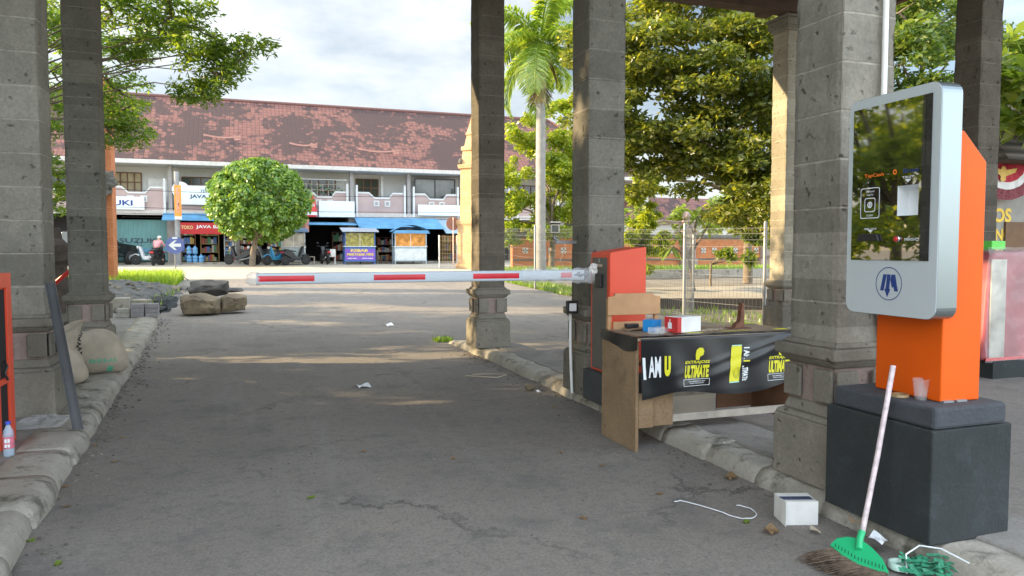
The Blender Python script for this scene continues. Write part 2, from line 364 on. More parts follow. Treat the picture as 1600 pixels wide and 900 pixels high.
GREYP = mat('grey_paint', (.20, .205, .21), .5); ORANGE = mat('orange_powdercoat', (.74, .105, .004), .5, var=.07, scale=2.2, bump=.03, bscale=300, spec=.25)
REDC = mat('red_powdercoat', (.72, .075, .03), .42, var=.03); RED = mat('red_plastic', (.6, .03, .03), .4)
STRIPE = mat('stripe_red', (.60, .02, .035), .35); SILV = mat('silver_panel', (.56, .62, .66), .4, .2, var=.02)
SILVS = mat('silver_side', (.26, .30, .31), .3, .8, var=.05, scale=2)
YEL = mat('yellow_print', (.72, .68, .02), .5, var=.03); WPR = mat('white_print', (.78, .82, .85), .5, var=.03); BLUEP = mat('blue_print', (.02, .05, .22), .5, var=.03)
CYAN = mat('blue_board', (.02, .28, .72), .5); PLY = conc_mat('plywood', (.24, .155, .085), (.36, .25, .145), (.10, .075, .05), .5) if 'conc_mat' in globals() else mat('plywood', (.30, .195, .105), .75, var=.4, scale=3, bump=.15)
WOOD = mat('teak_wood', (.48, .27, .13), .55, var=.18, scale=5); WOODG = mat('grey_wood', (.36, .32, .27), .8, var=.2, scale=9, bump=.3)
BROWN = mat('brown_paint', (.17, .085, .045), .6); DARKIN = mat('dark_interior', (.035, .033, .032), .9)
BLUEA = mat('blue_awning', (.10, .30, .52), .55, var=.2, scale=2); TEAL = mat('teal_shutter', (.17, .36, .35), .6, var=.12, scale=1)
PINKW = mat('pink_render', (.42, .32, .30), .85, var=.1, scale=1); WALLW = mat('white_wall', (.62, .63, .62), .85, var=.06, scale=1)
PLAST = mat('clear_plastic', (.85, .88, .9), .12, alpha=.28, var=.02); CUPM = mat('cup_clear', (.8, .82, .84), .08, alpha=.13, var=.02); PURPLE = mat('purple_vinyl', (.22, .10, .52), .5)
GLASSD = mat('window_glass', (.05, .06, .06), .08, var=.1); TARN = mat('rust', (.16, .07, .04), .8, var=.3, scale=20, bump=.3)
SKIN = mat('skin', (.36, .21, .14), .6); JUTE = mat('woven_sack', (.43, .365, .285), .85, var=.14, scale=7, bump=.5, bscale=130)
GREENP = mat('green_plastic', (.02, .42, .17), .4, var=.04); RUBBER = mat('rubber', (.025, .025, .025), .75)

# ------------------------------------------------------------------ foliage
def leaf_mesh(name, m, parent, clumps, n, size, seed=0, droop=.2, aspect=.42, flat=.5, shell=0.0, outward=0.0):
    "n leaf faces spread through clumps (x, y, z, rx, ry, rz)"
    rg = np.random.default_rng(seed); c = np.array(clumps, float)
    wt = c[:,3]*c[:,4]*c[:,5]; wt = wt**.75; k = rg.choice(len(c), n, p=wt/wt.sum())
    d = rg.normal(size=(n, 3)); d /= np.linalg.norm(d, axis=1)[:, None]
    r = rg.random(n)**(1/3.)
    r = shell+(1-shell)*r if shell else r
    nrm = d.copy()
    p = c[k,:3]+d*r[:, None]*c[k,3:6]
    # twig direction
    a = rg.normal(size=(n, 3)); a[:,2] = a[:,2]*flat-droop
    if outward: a = a*(1-outward)+d*outward; a[:,2] -= droop
    a /= np.linalg.norm(a, axis=1)[:, None]
    u = rg.normal(size=(n, 3)); u[:,2] += 1.2
    if outward: u = u*.5+nrm*1.6
    b = np.cross(a, u); b /= np.linalg.norm(b, axis=1)[:, None]+1e-9
    nn = np.cross(a, b)
    s = size*(.6+.8*rg.random(n))[:, None]
    v = np.empty((n, 4, 3)); v[:,0] = p; v[:,1] = p+a*s*.5+b*s*aspect*.5+nn*s*.06; v[:,2] = p+a*s; v[:,3] = p+a*s*.5-b*s*aspect*.5+nn*s*.06
    off = np.array(wl(parent)) if parent else np.zeros(3)
    v = (v-off).reshape(-1, 3).astype(np.float32)
    me = bpy.data.meshes.new(name); me.vertices.add(n*4); me.vertices.foreach_set('co', v.ravel())
    me.loops.add(n*4); me.loops.foreach_set('vertex_index', np.arange(n*4, dtype=np.int32))
    me.polygons.add(n); me.polygons.foreach_set('loop_start', np.arange(0, n*4, 4, dtype=np.int32)); me.polygons.foreach_set('loop_total', np.full(n, 4, np.int32))
    me.update(); me.materials.append(m)
    o = bpy.data.objects.new(name, me); COL.objects.link(o)
    if parent: o.parent = parent
    return o
def limb(mb, a, b, r0, r1, rg, n=6, wob=.12):
    a, b = Vector(a), Vector(b); L_ = (b-a).length; pts = []; rs = []
    for i in range(6):
        t = i/5; p = a.lerp(b, t)
        if 0 < i < 5: p += Vector((rg.uniform(-1,1), rg.uniform(-1,1), rg.uniform(-.3,1)))*L_*wob*.5
        pts.append(p); rs.append(r0+(r1-r0)*t)
    mb.tube(pts, rs, n)
def sub_clumps(clumps, k, f, seed):
    rg = random.Random(seed); out = []
    for c in clumps:
        for _ in range(k):
            while True:
                q = [rg.uniform(-1, 1) for _ in range(3)]
                if sum(t*t for t in q) < 1: break
            s = rg.uniform(.6, 1.25)*f
            out.append((c[0]+q[0]*c[3], c[1]+q[1]*c[4], c[2]+q[2]*c[5], c[3]*s, c[4]*s, c[5]*s*.75))
    return out
def tree(name, label, base, h_tr, clumps, m, n, size, r=.2, seed=1, group=None, bark=None, k=9, f=.33, limbs=12, cat='tree', br=.5, **kw):
    t = thing(name, label, cat, base, group); rg = random.Random(seed)
    sc_ = sub_clumps(clumps, k, f, seed)
    mb = MB(); fork = Vector(base)+Vector((0, 0, h_tr)); limb(mb, base, fork, r, r*.72, rg, 9, .03)
    for q in clumps: limb(mb, fork-Vector((0,0,.1)), (q[0], q[1], q[2]), r*br, r*br*.25, rg)
    for q in rg.sample(sc_, min(limbs, len(sc_))):
        par = min(clumps, key=lambda c: (Vector(c[:3])-Vector(q[:3])).length)
        limb(mb, par[:3], q[:3], r*.15, r*.04, rg, 5)
    mb.build('trunk', bark or BARK, t); leaf_mesh('crown', m, t, sc_, n, size, seed, **kw)
    return t

# ================================================================== SETTING
def strip(name, m, ys, xl, xr, dz, th=0, nx=1):
    mb = MB(); n = len(ys)
    for i in range(n-1):
        for j in range(nx):
            P = []
            for (yy, jj) in ((ys[i], j), (ys[i], j+1), (ys[i+1], j+1), (ys[i+1], j)):
                x = xl(yy)+(xr(yy)-xl(yy))*jj/nx; P.append((x, yy, g(yy)+dz))
            mb.quad(*P)
    o = mb.build(name, m, recalc=False); o.location.z = o.location.z; return tag(o, kind='structure')
YS = [-60, -10, 0, 6, 12]+[12+i for i in range(1, 34)]+[60, 150, 600]
strip('ground', DIRT, YS, lambda y: -500, lambda y: 500, -.025)
def xe(y): return -.83-.055*y
strip('driveway', ASPH, [-8, 0, 6, 12]+[12+i for i in range(1, 16)]+[27.8], lambda y: xe(y)-.02 if y < 22 else xe(22)-.02-(y-22)*.15, lambda y: 8.25, 0)
ROADM = conc_mat('road_surface', (.37, .33, .265), (.46, .42, .345), st=.1)
strip('road', ROADM, [27.8]+[28+i for i in range(0, 17)], lambda y: -120, lambda y: 160, .003)
strip('side_road', ROADM, [15.9, 17, 18, 19, 20, 20.9], lambda y: 8.6, lambda y: 60, .0)
strip('forecourt', FLOOR, [44, 45, 52], lambda y: -60, lambda y: 60, .09)
tag(MB().box(-60, 60, 43.9, 44, .62, .755).build('kerb', KERB), kind='structure')

def kerb_run(name, fx, ys, side, w_=.34, h_=.12, taper_end=None):
    "kerb stones with a worn, rounded edge; side=+1: road lies to +X of the kerb"
    mb = MB(); rg = random.Random(len(ys)+side); rows = []
    for i in range(len(ys)-1):
        a, b = ys[i], ys[i+1]; dz = rg.uniform(-.008, .005); dx = rg.uniform(-.012, .012)
        rows += [(a, dz, dx, .012)]+[(a+(b-a)*q, dz, dx, 0) for q in (.012, .1, .25, .4, .55, .7, .85, .988)]
    prof = [(-w_, h_-.03), (-w_, h_), (-.12, h_), (-.085, h_-.001), (-.055, h_-.007), (-.028, h_-.024), (-.008, h_-.05), (.012, -.02)]
    nu = (len(prof)-1)*2
    def fn(u, v):
        y, dz, dx, nt_ = rows[int(round(v*(len(rows)-1)))]; q = u*(len(prof)-1); j = min(int(q), len(prof)-2); t = q-j
        px = prof[j][0]+(prof[j+1][0]-prof[j][0])*t-nt_*(u > .4); pz = prof[j][1]+(prof[j+1][1]-prof[j][1])*t-nt_
        e = .010*mnoise.noise(Vector((y*3.1, px*9, side)))+.006*mnoise.noise(Vector((y*11, px*20, side)))
        ew = .026*mnoise.noise(Vector((y*2.2, 3, side)))
        hs = 1.0
        if taper_end and y > taper_end: hs = max(.15, 1-(y-taper_end)*.75)
        return (fx(y)+side*(px+(ew+dx)*(1 if px > -.2 else 0)), y, g(y)+(pz+dz*(px > -.3)+e)*hs)
    mb.grid(fn, nu, len(rows)-1)
    return tag(mb.build(name, KERB, recalc=False), kind='structure')
def frange(a, b, s):
    out = [a]
    while out[-1]+s < b: out.append(out[-1]+s)
    return out+[b]
kerb_run('kerb', xe, frange(-1.2, 16.4, .62), 1)
def xr(y): return 2.93-.05*max(0, min(1, (y-9)/2))
kerb_run('kerb', xr, frange(-1.2, 11.1, .55), -1, w_=.26, h_=.105, taper_end=10.3)
mb = MB(); ysl = [-3]+frange(-1, 16.2, 1.0)
for i in range(len(ysl)-1):
    y0, y1 = ysl[i], ysl[i+1]; mb.quad((-9, y0, g(y0)+.114), (xe(y0)-.335, y0, g(y0)+.114), (xe(y1)-.335, y1, g(y1)+.114), (-9, y1, g(y1)+.114))
mb.quad((-9, 16.2, .0), (xe(16.2)-.3, 16.2, .0), (xe(16.2)-.3, 16.2, g(16.2)+.114), (-9, 16.2, g(16.2)+.114))
tag(mb.build('pavement', FLOOR, recalc=False), kind='structure')
mb = MB(); mb.box(3.17, 3.62, -3, 9.9, -.02, .112); mb.prism([(0,0),(.45,0),(.05,1.1),(0,1.1)], (3.17, 9.9, -.02), (1,0,0), (0,1,0), (0,0,.125))
tag(mb.build('pavement', FLOOR, bevel=.02), kind='structure')

# ------------------------------------------------------------------ gatehouse pillars and canopy
def pillar(cx, cy, label, top=5.32, tone=None):
    z0 = .10; t = thing('stone_pillar', label, 'pillar', (cx, cy, z0), 'square stone pillars carrying the canopy')
    b = MB(); b.frus(cx, cy, z0, .47, .25, .247); b.frus(cx, cy, .47, .50, .247, .225); b.frus(cx, cy, .50, .57, .21, .19)
    b.build('plinth', STONE_B, t, bevel=.012)
    b = MB(); b.box(cx-.185, cx+.185, cy-.185, cy+.185, .57, .785); b.build('neck', PINKST, t)
    b = MB(); rg = random.Random(int(cx*100+cy*10))
    for sx in (-1, 1):
        for fx, fy in ((0, -1), (0, 1), (-1, 0), (1, 0)):
            w_ = .07; h0, h1 = .585, .772; ox = sx*.125
            if fx == 0: b.box(cx+ox-w_, cx+ox+w_, cy+fy*.18-.012+.03*fy, cy+fy*.18+.012+.03*fy, h0, h1)
            else: b.box(cx+fx*.18-.012+.03*fx, cx+fx*.18+.012+.03*fx, cy+ox-w_, cy+ox+w_, h0, h1)
    b.build('raised_block', STONE_B, t, bevel=.01)
    b = MB(); b.frus(cx, cy, .785, .83, .20, .235); b.frus(cx, cy, .83, .90, .25, .25); b.frus(cx, cy, .90, .93, .22, .20)
    b.build('ledge', STONE_B, t, bevel=.012)
    n = 20; z1 = .93
    def side(k, b):
        dx, dy = ((0,-1),(1,0),(0,1),(-1,0))[k]; tx, ty = -dy, dx
        def fn(u, v):
            z = z1+(top-.25-z1)*v; q = (u-.5)*2; e = .005*mnoise.noise(Vector((cx+q*2, cy+k, z*6)))+.0035*mnoise.noise(Vector((cx+q*9, cy+k*3, z*22)))
            edge = (.006+.012*max(0, mnoise.noise(Vector((cx*3, k+(q > 0)*1.0, z*7))))) if abs(q) > .93 else 0
            return (cx+dx*(.188-edge+e)+tx*q*(.188-edge*.5), cy+dy*(.188-edge+e)+ty*q*(.188-edge*.5), z)
        b.grid(fn, 10, 60, smooth=False)
    b = MB(); [side(k, b) for k in range(4)]; b.build('shaft', tone or STONE, t, recalc=False)
    b = MB(); b.frus(cx, cy, top-.25, top-.17, .19, .24); b.box(cx-.25, cx+.25, cy-.25, cy+.25, top-.17, top-.05); b.box(cx-.28, cx+.28, cy-.28, cy+.28, top-.05, top)
    b.build('capital', STONE_B, t, bevel=.01)
    return t
pillar(-1.75, 7.05, 'stone pillar behind the red cabinet at the left edge, plank leaning on it')
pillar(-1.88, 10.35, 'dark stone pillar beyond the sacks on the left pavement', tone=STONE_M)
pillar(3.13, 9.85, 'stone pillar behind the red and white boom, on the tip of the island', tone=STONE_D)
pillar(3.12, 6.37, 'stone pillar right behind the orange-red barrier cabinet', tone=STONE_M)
p5 = pillar(3.25, 3.44, 'large near stone pillar with white conduit beside the payment kiosk')
pillar(8.62, 10.35, 'sunlit stone pillar seen just left of the large near pillar', tone=stone_mat('sunlit_tuff_stone', (.34, .31, .24), (.47, .43, .34)))  # paler stone on this pillar: sunlight put into its colour
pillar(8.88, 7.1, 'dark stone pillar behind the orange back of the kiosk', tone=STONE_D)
pillar(-1.70, 3.75, 'stone pillar on the left pavement nearest the viewer')
b = MB(); b.tube([(3.33, 3.225, 5.2), (3.33, 3.225, 1.2), (3.335, 3.225, 1.12), (3.37, 3.225, .99), (3.40, 3.2, .9)], .016, 8)
b.tube([(3.40, 3.235, 1.4), (3.40, 3.225, 1.1), (3.41, 3.225, .95), (3.43, 3.21, .8), (3.43, 3.15, .6), (3.43, 3.15, .14)], .014, 8)
tag(b.build('conduit_pipe', WHITE), 'white conduit pipes running down the near pillar behind the kiosk', 'pipe')
# canopy: beams and roof
cn = thing('canopy', 'dark timber canopy roof carried by the stone pillars, edge at the top of the view', 'canopy', (3.5, 6, 5.32))
DTIM = mat('dark_timber', (.075, .045, .03), .8, var=.3, scale=5, bump=.4)
for y in (3.6, 6.7, 10.15):
    MB().box(-2.6, 9.6, y-.14, y+.14, 5.322, 5.62).build('beam', DTIM, cn)
for x in (-1.8, 3.18, 8.75):
    MB().box(x-.12, x+.12, 2.2, 11.3, 5.623, 5.80).build('beam', DTIM, cn)
b = MB()
for i in range(26): x = -3.2+i*.56; b.box(x, x+.07, 1.9, 11.6, 5.803, 5.90)
b.build('rafter', DTIM, cn)
MB().box(-3.6, 11.2, 1.7, 11.8, 5.903, 6.02).build('roof_deck', mat('roof_board', (.13, .06, .035), .85, var=.3, scale=4), cn)

# ------------------------------------------------------------------ payment kiosk
KC = Vector((3.1, 2.76, .12))
plinth = thing('kiosk_plinth', 'black painted concrete block with dark grey slab under the orange kiosk', 'plinth', (3.13, 2.76, .10))
BLKP = conc_mat('black_paint', (.022, .026, .027), (.034, .040, .042), (.05, .07, .072), .45)
MB().box(2.885, 3.385, 2.47, 3.12, .10, .632).build('block', BLKP, plinth, bevel=.008)
SLAB = conc_mat('slab_grey', (.05, .056, .066), (.068, .075, .086), (.035, .04, .045), .3)
MB().box(2.895, 3.345, 2.468, 3.08, .634, .735).build('slab', SLAB, plinth, bevel=.016)
ks = thing('payment_kiosk', 'orange parking payment kiosk with silver touch panel on a black block', 'kiosk', (2.91, 2.76, .735))
b = MB(); b.prism([(3.035-.0, .737), (3.27, .737), (3.27, 1.86), (3.13, 2.0), (3.035, 2.0)], (0, 2.56, 0), (1,0,0), (0,0,1), (0,.40,0)); b.build('cabinet', ORANGE, ks, bevel=.006)
b = MB()
def rrect(y0, y1, z0, z1, r, n=6):
    P = []
    for cy_, cz_, a0 in ((y1-r, z0+r, -90), (y1-r, z1-r, 0), (y0+r, z1-r, 90), (y0+r, z0+r, 180)):
        for i in range(n+1): a = R(a0+90*i/n); P.append((cy_+r*math.cos(a), cz_+r*math.sin(a)))
    return P
b.prism(rrect(2.49, 3.05, 1.13, 2.205, .055), (2.92, 0, 0), (0,1,0), (0,0,1), (.115, 0, 0)); hs = b.build('screen_housing', [SILVS], ks, bevel=.004)
b = MB(); b.prism(rrect(2.492, 3.048, 1.132, 2.203, .053), (2.9165, 0, 0), (0,1,0), (0,0,1), (.0035, 0, 0)); b.build('front_panel', SILV, ks)
GLK = mat('kiosk_glass', (.004, .005, .006), .02, var=.0, spec=.5); GLK.node_tree.nodes['Principled BSDF'].inputs['IOR'].default_value = 3.2
# glass is one sheet around the ticket recess
gx = 2.9125; Y0, Y1, Z0, Z1 = 2.535, 3.015, 1.398, 2.155; ry0, ry1, rz0, rz1 = 2.60, 2.722, 1.61, 1.752
b = MB()
for (a0, a1, c0, c1) in ((Y0, Y1, Z0, rz0), (Y0, Y1, rz1, Z1), (Y0, ry0, rz0, rz1), (ry1, Y1, rz0, rz1)): b.quad((gx,a1,c0),(gx,a0,c0),(gx,a0,c1),(gx,a1,c1))
b.build('glass', GLK, ks)
b = MB(); b.quad((gx-.001,2.97,1.83),(gx-.001,2.57,1.83),(gx-.001,2.57,2.13),(gx-.001,2.97,2.13)); b.build('display', mat('display', (.012, .014, .012), .03, var=0), ks); MATS['display'].node_tree.nodes['Principled BSDF'].inputs['IOR'].default_value = 3.4
RECW = mat('recess_white', (.72, .75, .77), .4, var=.02)
b = MB(); b.quad((2.978,ry1,rz0),(2.978,ry0,rz0),(2.978,ry0,rz1-.02),(2.978,ry1,rz1-.02)); b.quad((gx,ry0,rz0),(2.978,ry0,rz0),(2.978,ry0,rz1-.02),(gx,ry0,rz1)); b.quad((gx,ry1,rz0),(2.978,ry1,rz0),(2.978,ry1,rz1-.02),(gx,ry1,rz1))
b.quad((gx,ry1,rz0),(gx,ry0,rz0),(2.978,ry0,rz0),(2.978,ry1,rz0)); b.quad((gx,ry1,rz1),(gx,ry0,rz1),(2.978,ry0,rz1-.02),(2.978,ry1,rz1-.02)); rc = b.build('ticket_recess', RECW, ks)
# open the silver parts behind the recess with a boolean-free trick: recess sits in front of a cut housing
for o_ in [o for o in ks.children if o.name.startswith(('screen_housing', 'front_panel'))]:
    cu = MB(); cu.box(2.90, 2.98, ry0-.001, ry1+.001, rz0-.001, rz1+.001)
    bm = bmesh.new(); bm.from_mesh(o_.data); off = wl(ks)
    # split faces of the front along the recess outline and delete the inside
    geo = bm.verts[:]+bm.edges[:]+bm.faces[:]
    for co_, no_ in (((0, ry0-off.y, 0), (0,1,0)), ((0, ry1-off.y, 0), (0,1,0)), ((0, 0, rz0-off.z), (0,0,1)), ((0, 0, rz1-off.z), (0,0,1))):
        geo = bm.verts[:]+bm.edges[:]+bm.faces[:]; bmesh.ops.bisect_plane(bm, geom=geo, plane_co=co_, plane_no=no_)
    dead = [f for f in bm.faces if abs(f.normal.x) > .9 and ry0 < f.calc_center_median().y+off.y < ry1 and rz0 < f.calc_center_median().z+off.z < rz1 and f.calc_center_median().x+off.x < 2.96]
    bmesh.ops.delete(bm, geom=dead, context='FACES'); bm.to_mesh(o_.data); bm.free()
    for md in list(o_.modifiers): o_.modifiers.remove(md)
UXk, UYk = (0,-1,0), (0,0,1)
def ktext(s, yc, zc, w_, h_, m, name='print', bold=.01): return text(name, s, m, ks, plane((2.9105, yc, zc), UXk, UYk, w_, h_), bold)
ORP = mat('glowing_orange_print', (.85, .20, .02), .5, emit=((1, .22, .03), .06))  # printed lettering given a faint glow of its own
ktext('TapCash', 2.87, 1.815, .125, .022, ORP); ktext('Brizzi', 2.645, 1.82, .09, .02, BLUEP)
def ring(yc, zc, r0, r1, n=24, x=2.9105):
    b = MB(); vs = [(x, yc+r*math.cos(2*math.pi*i/n), zc+r*math.sin(2*math.pi*i/n)) for r in (r0, r1) for i in range(n)]
    b.add(vs, [(i, (i+1)%n, n+(i+1)%n, n+i) for i in range(n)]); return b
ring(2.74, 1.82, .006, .012).build('print', ORP, ks)
def frame2(y0, y1, z0, z1, r, t_, x=2.9105):
    A = rrect(y0, y1, z0, z1, r); B = rrect(y0+t_, y1-t_, z0+t_, z1-t_, r-t_*.6); n = len(A); b = MB()
    b.add([(x, a, c) for a, c in A]+[(x, a, c) for a, c in B], [(i, (i+1)%n, n+(i+1)%n, n+i) for i in range(n)]); return b
frame2(2.83, 2.955, 1.605, 1.757, .012, .004).build('print', WPR, ks)
frame2(2.857, 2.928, 1.637, 1.707, .012, .004).build('print', WPR, ks)
b = ring(2.8925, 1.672, .010, .016); b.quad((2.9105, 2.898, 1.672), (2.9105, 2.8925, 1.656), (2.9105, 2.887, 1.672), (2.9105, 2.8925, 1.69)); b.build('print', WPR, ks)
ktext('TEMPELKAN', 2.8925, 1.738, .055, .009, WPR); ktext('KARTU', 2.8925, 1.722, .04, .009, WPR); ktext('DI SINI', 2.8925, 1.62, .04, .009, WPR)
ktext('TIKET', 2.66, 1.79, .07, .010, WPR); ktext('AMBIL STRUK', 2.885, 1.553, .085, .009, WPR); ktext('EMERGENCY', 2.63, 1.498, .085, .013, WPR)
for (yc, zc) in ((2.66, 1.772), (2.885, 1.54)):
    b = MB(); b.quad((2.9105, yc+.018, zc+.008), (2.9105, yc-.018, zc+.008), (2.9105, yc, zc-.008)); b.build('print', WPR, ks)
b = MB(); b.prism([(2.82, 1.492), (2.965, 1.492), (2.95, 1.528), (2.835, 1.528)], (2.897, 0, 0), (0,1,0), (0,0,1), (.014, 0, 0)); b.build('receipt_slot', BLACK, ks, bevel=.003)
b = MB(); b.lathe((2.9105, 2.712, 1.50), [(.0155, 0), (.0155, -.006), (.013, -.008)], 20, 'x'); eb = b.build('button', mat('chrome', (.6, .6, .6), .2, .9), ks)
b = MB(); b.lathe((2.9015, 2.712, 1.50), [(.0115, 0), (.0115, -.006), (.008, -.009)], 20, 'x'); b.build('button_cap', RED, eb)
ring(2.765, 1.285, .077, .081, 40, 2.915).build('emblem', BLUEP, ks)
# M-shaped emblem with an arrow
b = MB(); X_ = 2.9148
def P(a, c): return (X_, 2.765-a, 1.285+c)
b.quad(P(-.052, -.035), P(-.030, -.035), P(-.012, .045), P(-.034, .045)); b.quad(P(-.010, .045), P(.012, .045), P(.004, -.030), P(-.018, -.030))
b.quad(P(-.026, -.026), P(.012, -.026), P(-.007, -.066)); b.quad(P(.018, .045), P(.040, .045), P(.058, -.035), P(.036, -.035)); b.quad(P(.010, .020), P(.018, .045), P(.034, -.010), P(.022, -.020))
b.build('emblem', BLUEP, ks)
b = MB(); b.box(3.04, 3.10, 2.545, 2.575, .736, .745); b.box(3.12, 3.18, 2.545, 2.575, .736, .745); b.build('mounting_foot', GALV, ks)
ks.rotation_euler.z = R(-2.2)
cup = thing('plastic_cup', 'clear plastic cup with a dark rim of coffee on the kiosk slab', 'cup', (3.0, 2.64, .735))
b = MB(); b.lathe((3.0, 2.64, .736), [(.026, 0), (.036, .095), (.0385, .097), (.0385, .10), (.0355, .10), (.0255, .003)], 24); b.build('cup_wall', CUPM, cup)
MB().lathe((3.0, 2.64, .7375), [(.0245, 0), (.0255, .012)], 20).build('coffee', mat('coffee', (.03, .015, .01), .2), cup)
MB().lathe((2.975, 2.74, .7355), [(.045, 0), (.045, .012), (.026, .012), (.026, 0)], 24).build('tape_roll', mat('tape_brown', (.35, .24, .12), .4), None)
tag(bpy.data.objects['tape_roll'], 'brown tape roll lying on the grey slab beside the cup', 'tape')

# ------------------------------------------------------------------ barrier gate
bc = thing('barrier_cabinet', 'orange-red barrier cabinet with dark control strip behind the desk', 'barrier cabinet', (3.05, 5.83, .10))
MB().box(2.84, 3.30, 5.58, 6.09, .10, .375).build('base', conc_mat('dark_base', (.05, .055, .058), (.07, .075, .08), st=.2), bc, bevel=.01)
b = MB(); b.prism([(2.885, .377), (3.235, .377), (3.235, 1.475), (2.91, 1.43), (2.885, 1.42)], (0, 5.65, 0), (1,0,0), (0,0,1), (0,.37,0)); b.build('cabinet', REDC, bc, bevel=.008)
MB().box(2.878, 2.8845, 5.70, 5.98, .40, 1.38).build('control_strip', mat('strip_dark', (.10, .095, .085), .45), bc)
MB().box(2.845, 2.877, 5.76, 5.86, 1.12, 1.24).build('arm_socket', BLACK, bc, bevel=.006)
b = MB(); b.quad((2.877, 5.90, 1.30), (2.877, 5.78, 1.30), (2.877, 5.78, 1.325), (2.877, 5.90, 1.325)); b.build('print', mat('sticker', (.55, .42, .34), .6), bc)
text('print', '5', WPR, bc, plane((2.8765, 5.84, 1.355), (0,-1,0), (0,0,1), .02, .03))
bm_ = thing('barrier_boom', 'long white barrier boom with red stripes across the driveway', 'boom', (2.84, 5.83, 1.19))
b = MB(); zc = 1.232
BOOMW = mat('boom_white', (.50, .56, .62), .35, var=.03)
b.prism([(a*.022, c*.044) for a, c in [(math.copysign(abs(math.cos(t))**.6, math.cos(t)), math.copysign(abs(math.sin(t))**.6, math.sin(t))) for t in [2*math.pi*i/20 for i in range(20)]]], (.04, 5.83, zc), (0,1,0), (0,0,1), (2.68, 0, 0)); b.build('arm', BOOMW, bm_, bevel=.002)
for (a, c) in ((.05, .46), (.91, 1.32), (1.72, 2.12), (2.50, 2.60)):
    b = MB(); b.grid(lambda u, v, a=a, c=c: (a+(c-a)*u, 5.83-.0245+.004*(abs(v-.5)*2)**3, zc-.024+.048*v), 6, 6); b.build('stripe', STRIPE, bm_)
b = MB(); b.grid(lambda u, v: (-.03+.09*u+.01*math.sin(v*40), 5.83+(.018+.034*min(1, u*2.5)+.004*mnoise.noise(Vector((u*9, v*14, 1))))*math.cos(2*math.pi*v), zc+(.022+.03*min(1, u*2.5)+.006*mnoise.noise(Vector((u*9, v*14, 2))))*math.sin(2*math.pi*v)), 8, 24); b.build('plastic_film', PLAST, bm_)
b = MB(); b.grid(lambda u, v: (2.15+.66*u, 5.83+(.032+.012*u+.014*mnoise.noise(Vector((u*14, v*9, 3))))*math.cos(2*math.pi*v), zc-.008*u+(.054+.014*u+.022*mnoise.noise(Vector((u*12, v*8, 7))))*math.sin(2*math.pi*v)), 40, 24); b.build('plastic_film', PLAST, bm_)
b = MB(); b.rock((2.68, 5.83, zc), (.09, .03, .032), 4, 3, .5); b.build('tape_wrap', mat('dark_wrap', (.07, .07, .11), .3), bm_)
b = MB(); b.rock((2.80, 5.80, zc+.055), (.035, .03, .045), 9, 3, .6); b.build('plastic_knot', mat('film_white', (.7, .68, .66), .3), bm_)
# left cabinet
lc = thing('barrier_cabinet', 'bright red open-sided cabinet at the left edge of the view, bottle at its foot', 'barrier cabinet', (-1.75, 5.85, .10))
b = MB(); b.box(-1.95, -1.595, 5.66, 6.03, .115, 1.29); b.build('cabinet', REDC, lc, bevel=.008)
b = MB(); b.box(-1.594, -1.575, 5.67, 5.72, .115, 1.29); b.box(-1.594, -1.575, 5.92, 6.02, .115, 1.29); b.box(-1.594, -1.575, 5.72, 5.92, 1.19, 1.29); b.box(-1.594, -1.575, 5.72, 5.92, .115, .20); b.box(-1.594, -1.575, 5.72, 5.92, .54, .58)
b.build('side_frame', REDC, lc, bevel=.003)
MB().box(-1.5935, -1.588, 5.73, 5.91, .2, 1.18).build('side_opening', BLACKM, lc)
b = MB(); b.tube([(-1.57, 5.8, .70), (-1.562, 5.83, .66), (-1.565, 5.78, .62), (-1.56, 5.82, .57)], .008, 6); b.build('cable', BLACK, lc)
bt = thing('water_bottle', 'small plastic bottle with blue cap and pink label by the red cabinet', 'bottle', (-1.49, 5.53, .115))
BP = mat('bottle_plastic', (.55, .70, .85), .08, alpha=.45, var=.02)
MB().lathe((-1.49, 5.53, .116), [(.024, 0), (.031, .008), (.031, .05), (.0295, .055), (.0305, .14), (.028, .165), (.013, .20), (.012, .212)], 20).build('bottle_wall', BP, bt)
MB().lathe((-1.49, 5.53, .317), [(.015, .008), (.015, .026), (.013, .028)], 18).build('cap', mat('blue_cap', (.02, .06, .5), .4), bt)
lb = MB().lathe((-1.49, 5.53, .116), [(.0318, .055), (.0318, .13)], 20).build('paper_label', mat('pink_label', (.65, .18, .25), .5, var=.3, scale=60), bt)
b = MB(); b.quad((-1.505, 5.4985, .18), (-1.475, 5.4985, .18), (-1.475, 5.4985, .20), (-1.505, 5.4985, .20)); b.quad((-1.505, 5.4985, .21), (-1.475, 5.4985, .21), (-1.475, 5.4985, .235), (-1.505, 5.4985, .235)); b.build('print', WPR, lb)
b = MB(); b.grid(lambda u, v: (-1.72+.36*u, 6.28+.42*v, .125+max(0, .05*math.sin(math.pi*u)**.5*math.sin(math.pi*v)**.5*(.8+.7*mnoise.noise(Vector((u*5, v*5, 1)))+.35*mnoise.noise(Vector((u*15, v*15, 1)))))), 26, 26)
tag(b.build('plastic_bag', mat('film_clear', (.8, .83, .86), .15, alpha=.30, var=.02)), 'crumpled clear plastic sheeting at the foot of the left pillar', 'plastic bag')
d = Vector((-1.21, 6.12, .13))-Vector((-1.47, 6.62, 1.19)); d.normalize()
b = MB(); rot = d.to_track_quat('Z', 'X').to_matrix(); c = (Vector((-1.21, 6.12, .13))+Vector((-1.47, 6.62, 1.19)))/2; Lh = (Vector((-1.21, 6.12, .13))-Vector((-1.47, 6.62, 1.19))).length
M3 = Matrix((Vector((1, .1, 0)).normalized(), d.cross(Vector((1, .1, 0))).normalized(), d)).transposed()
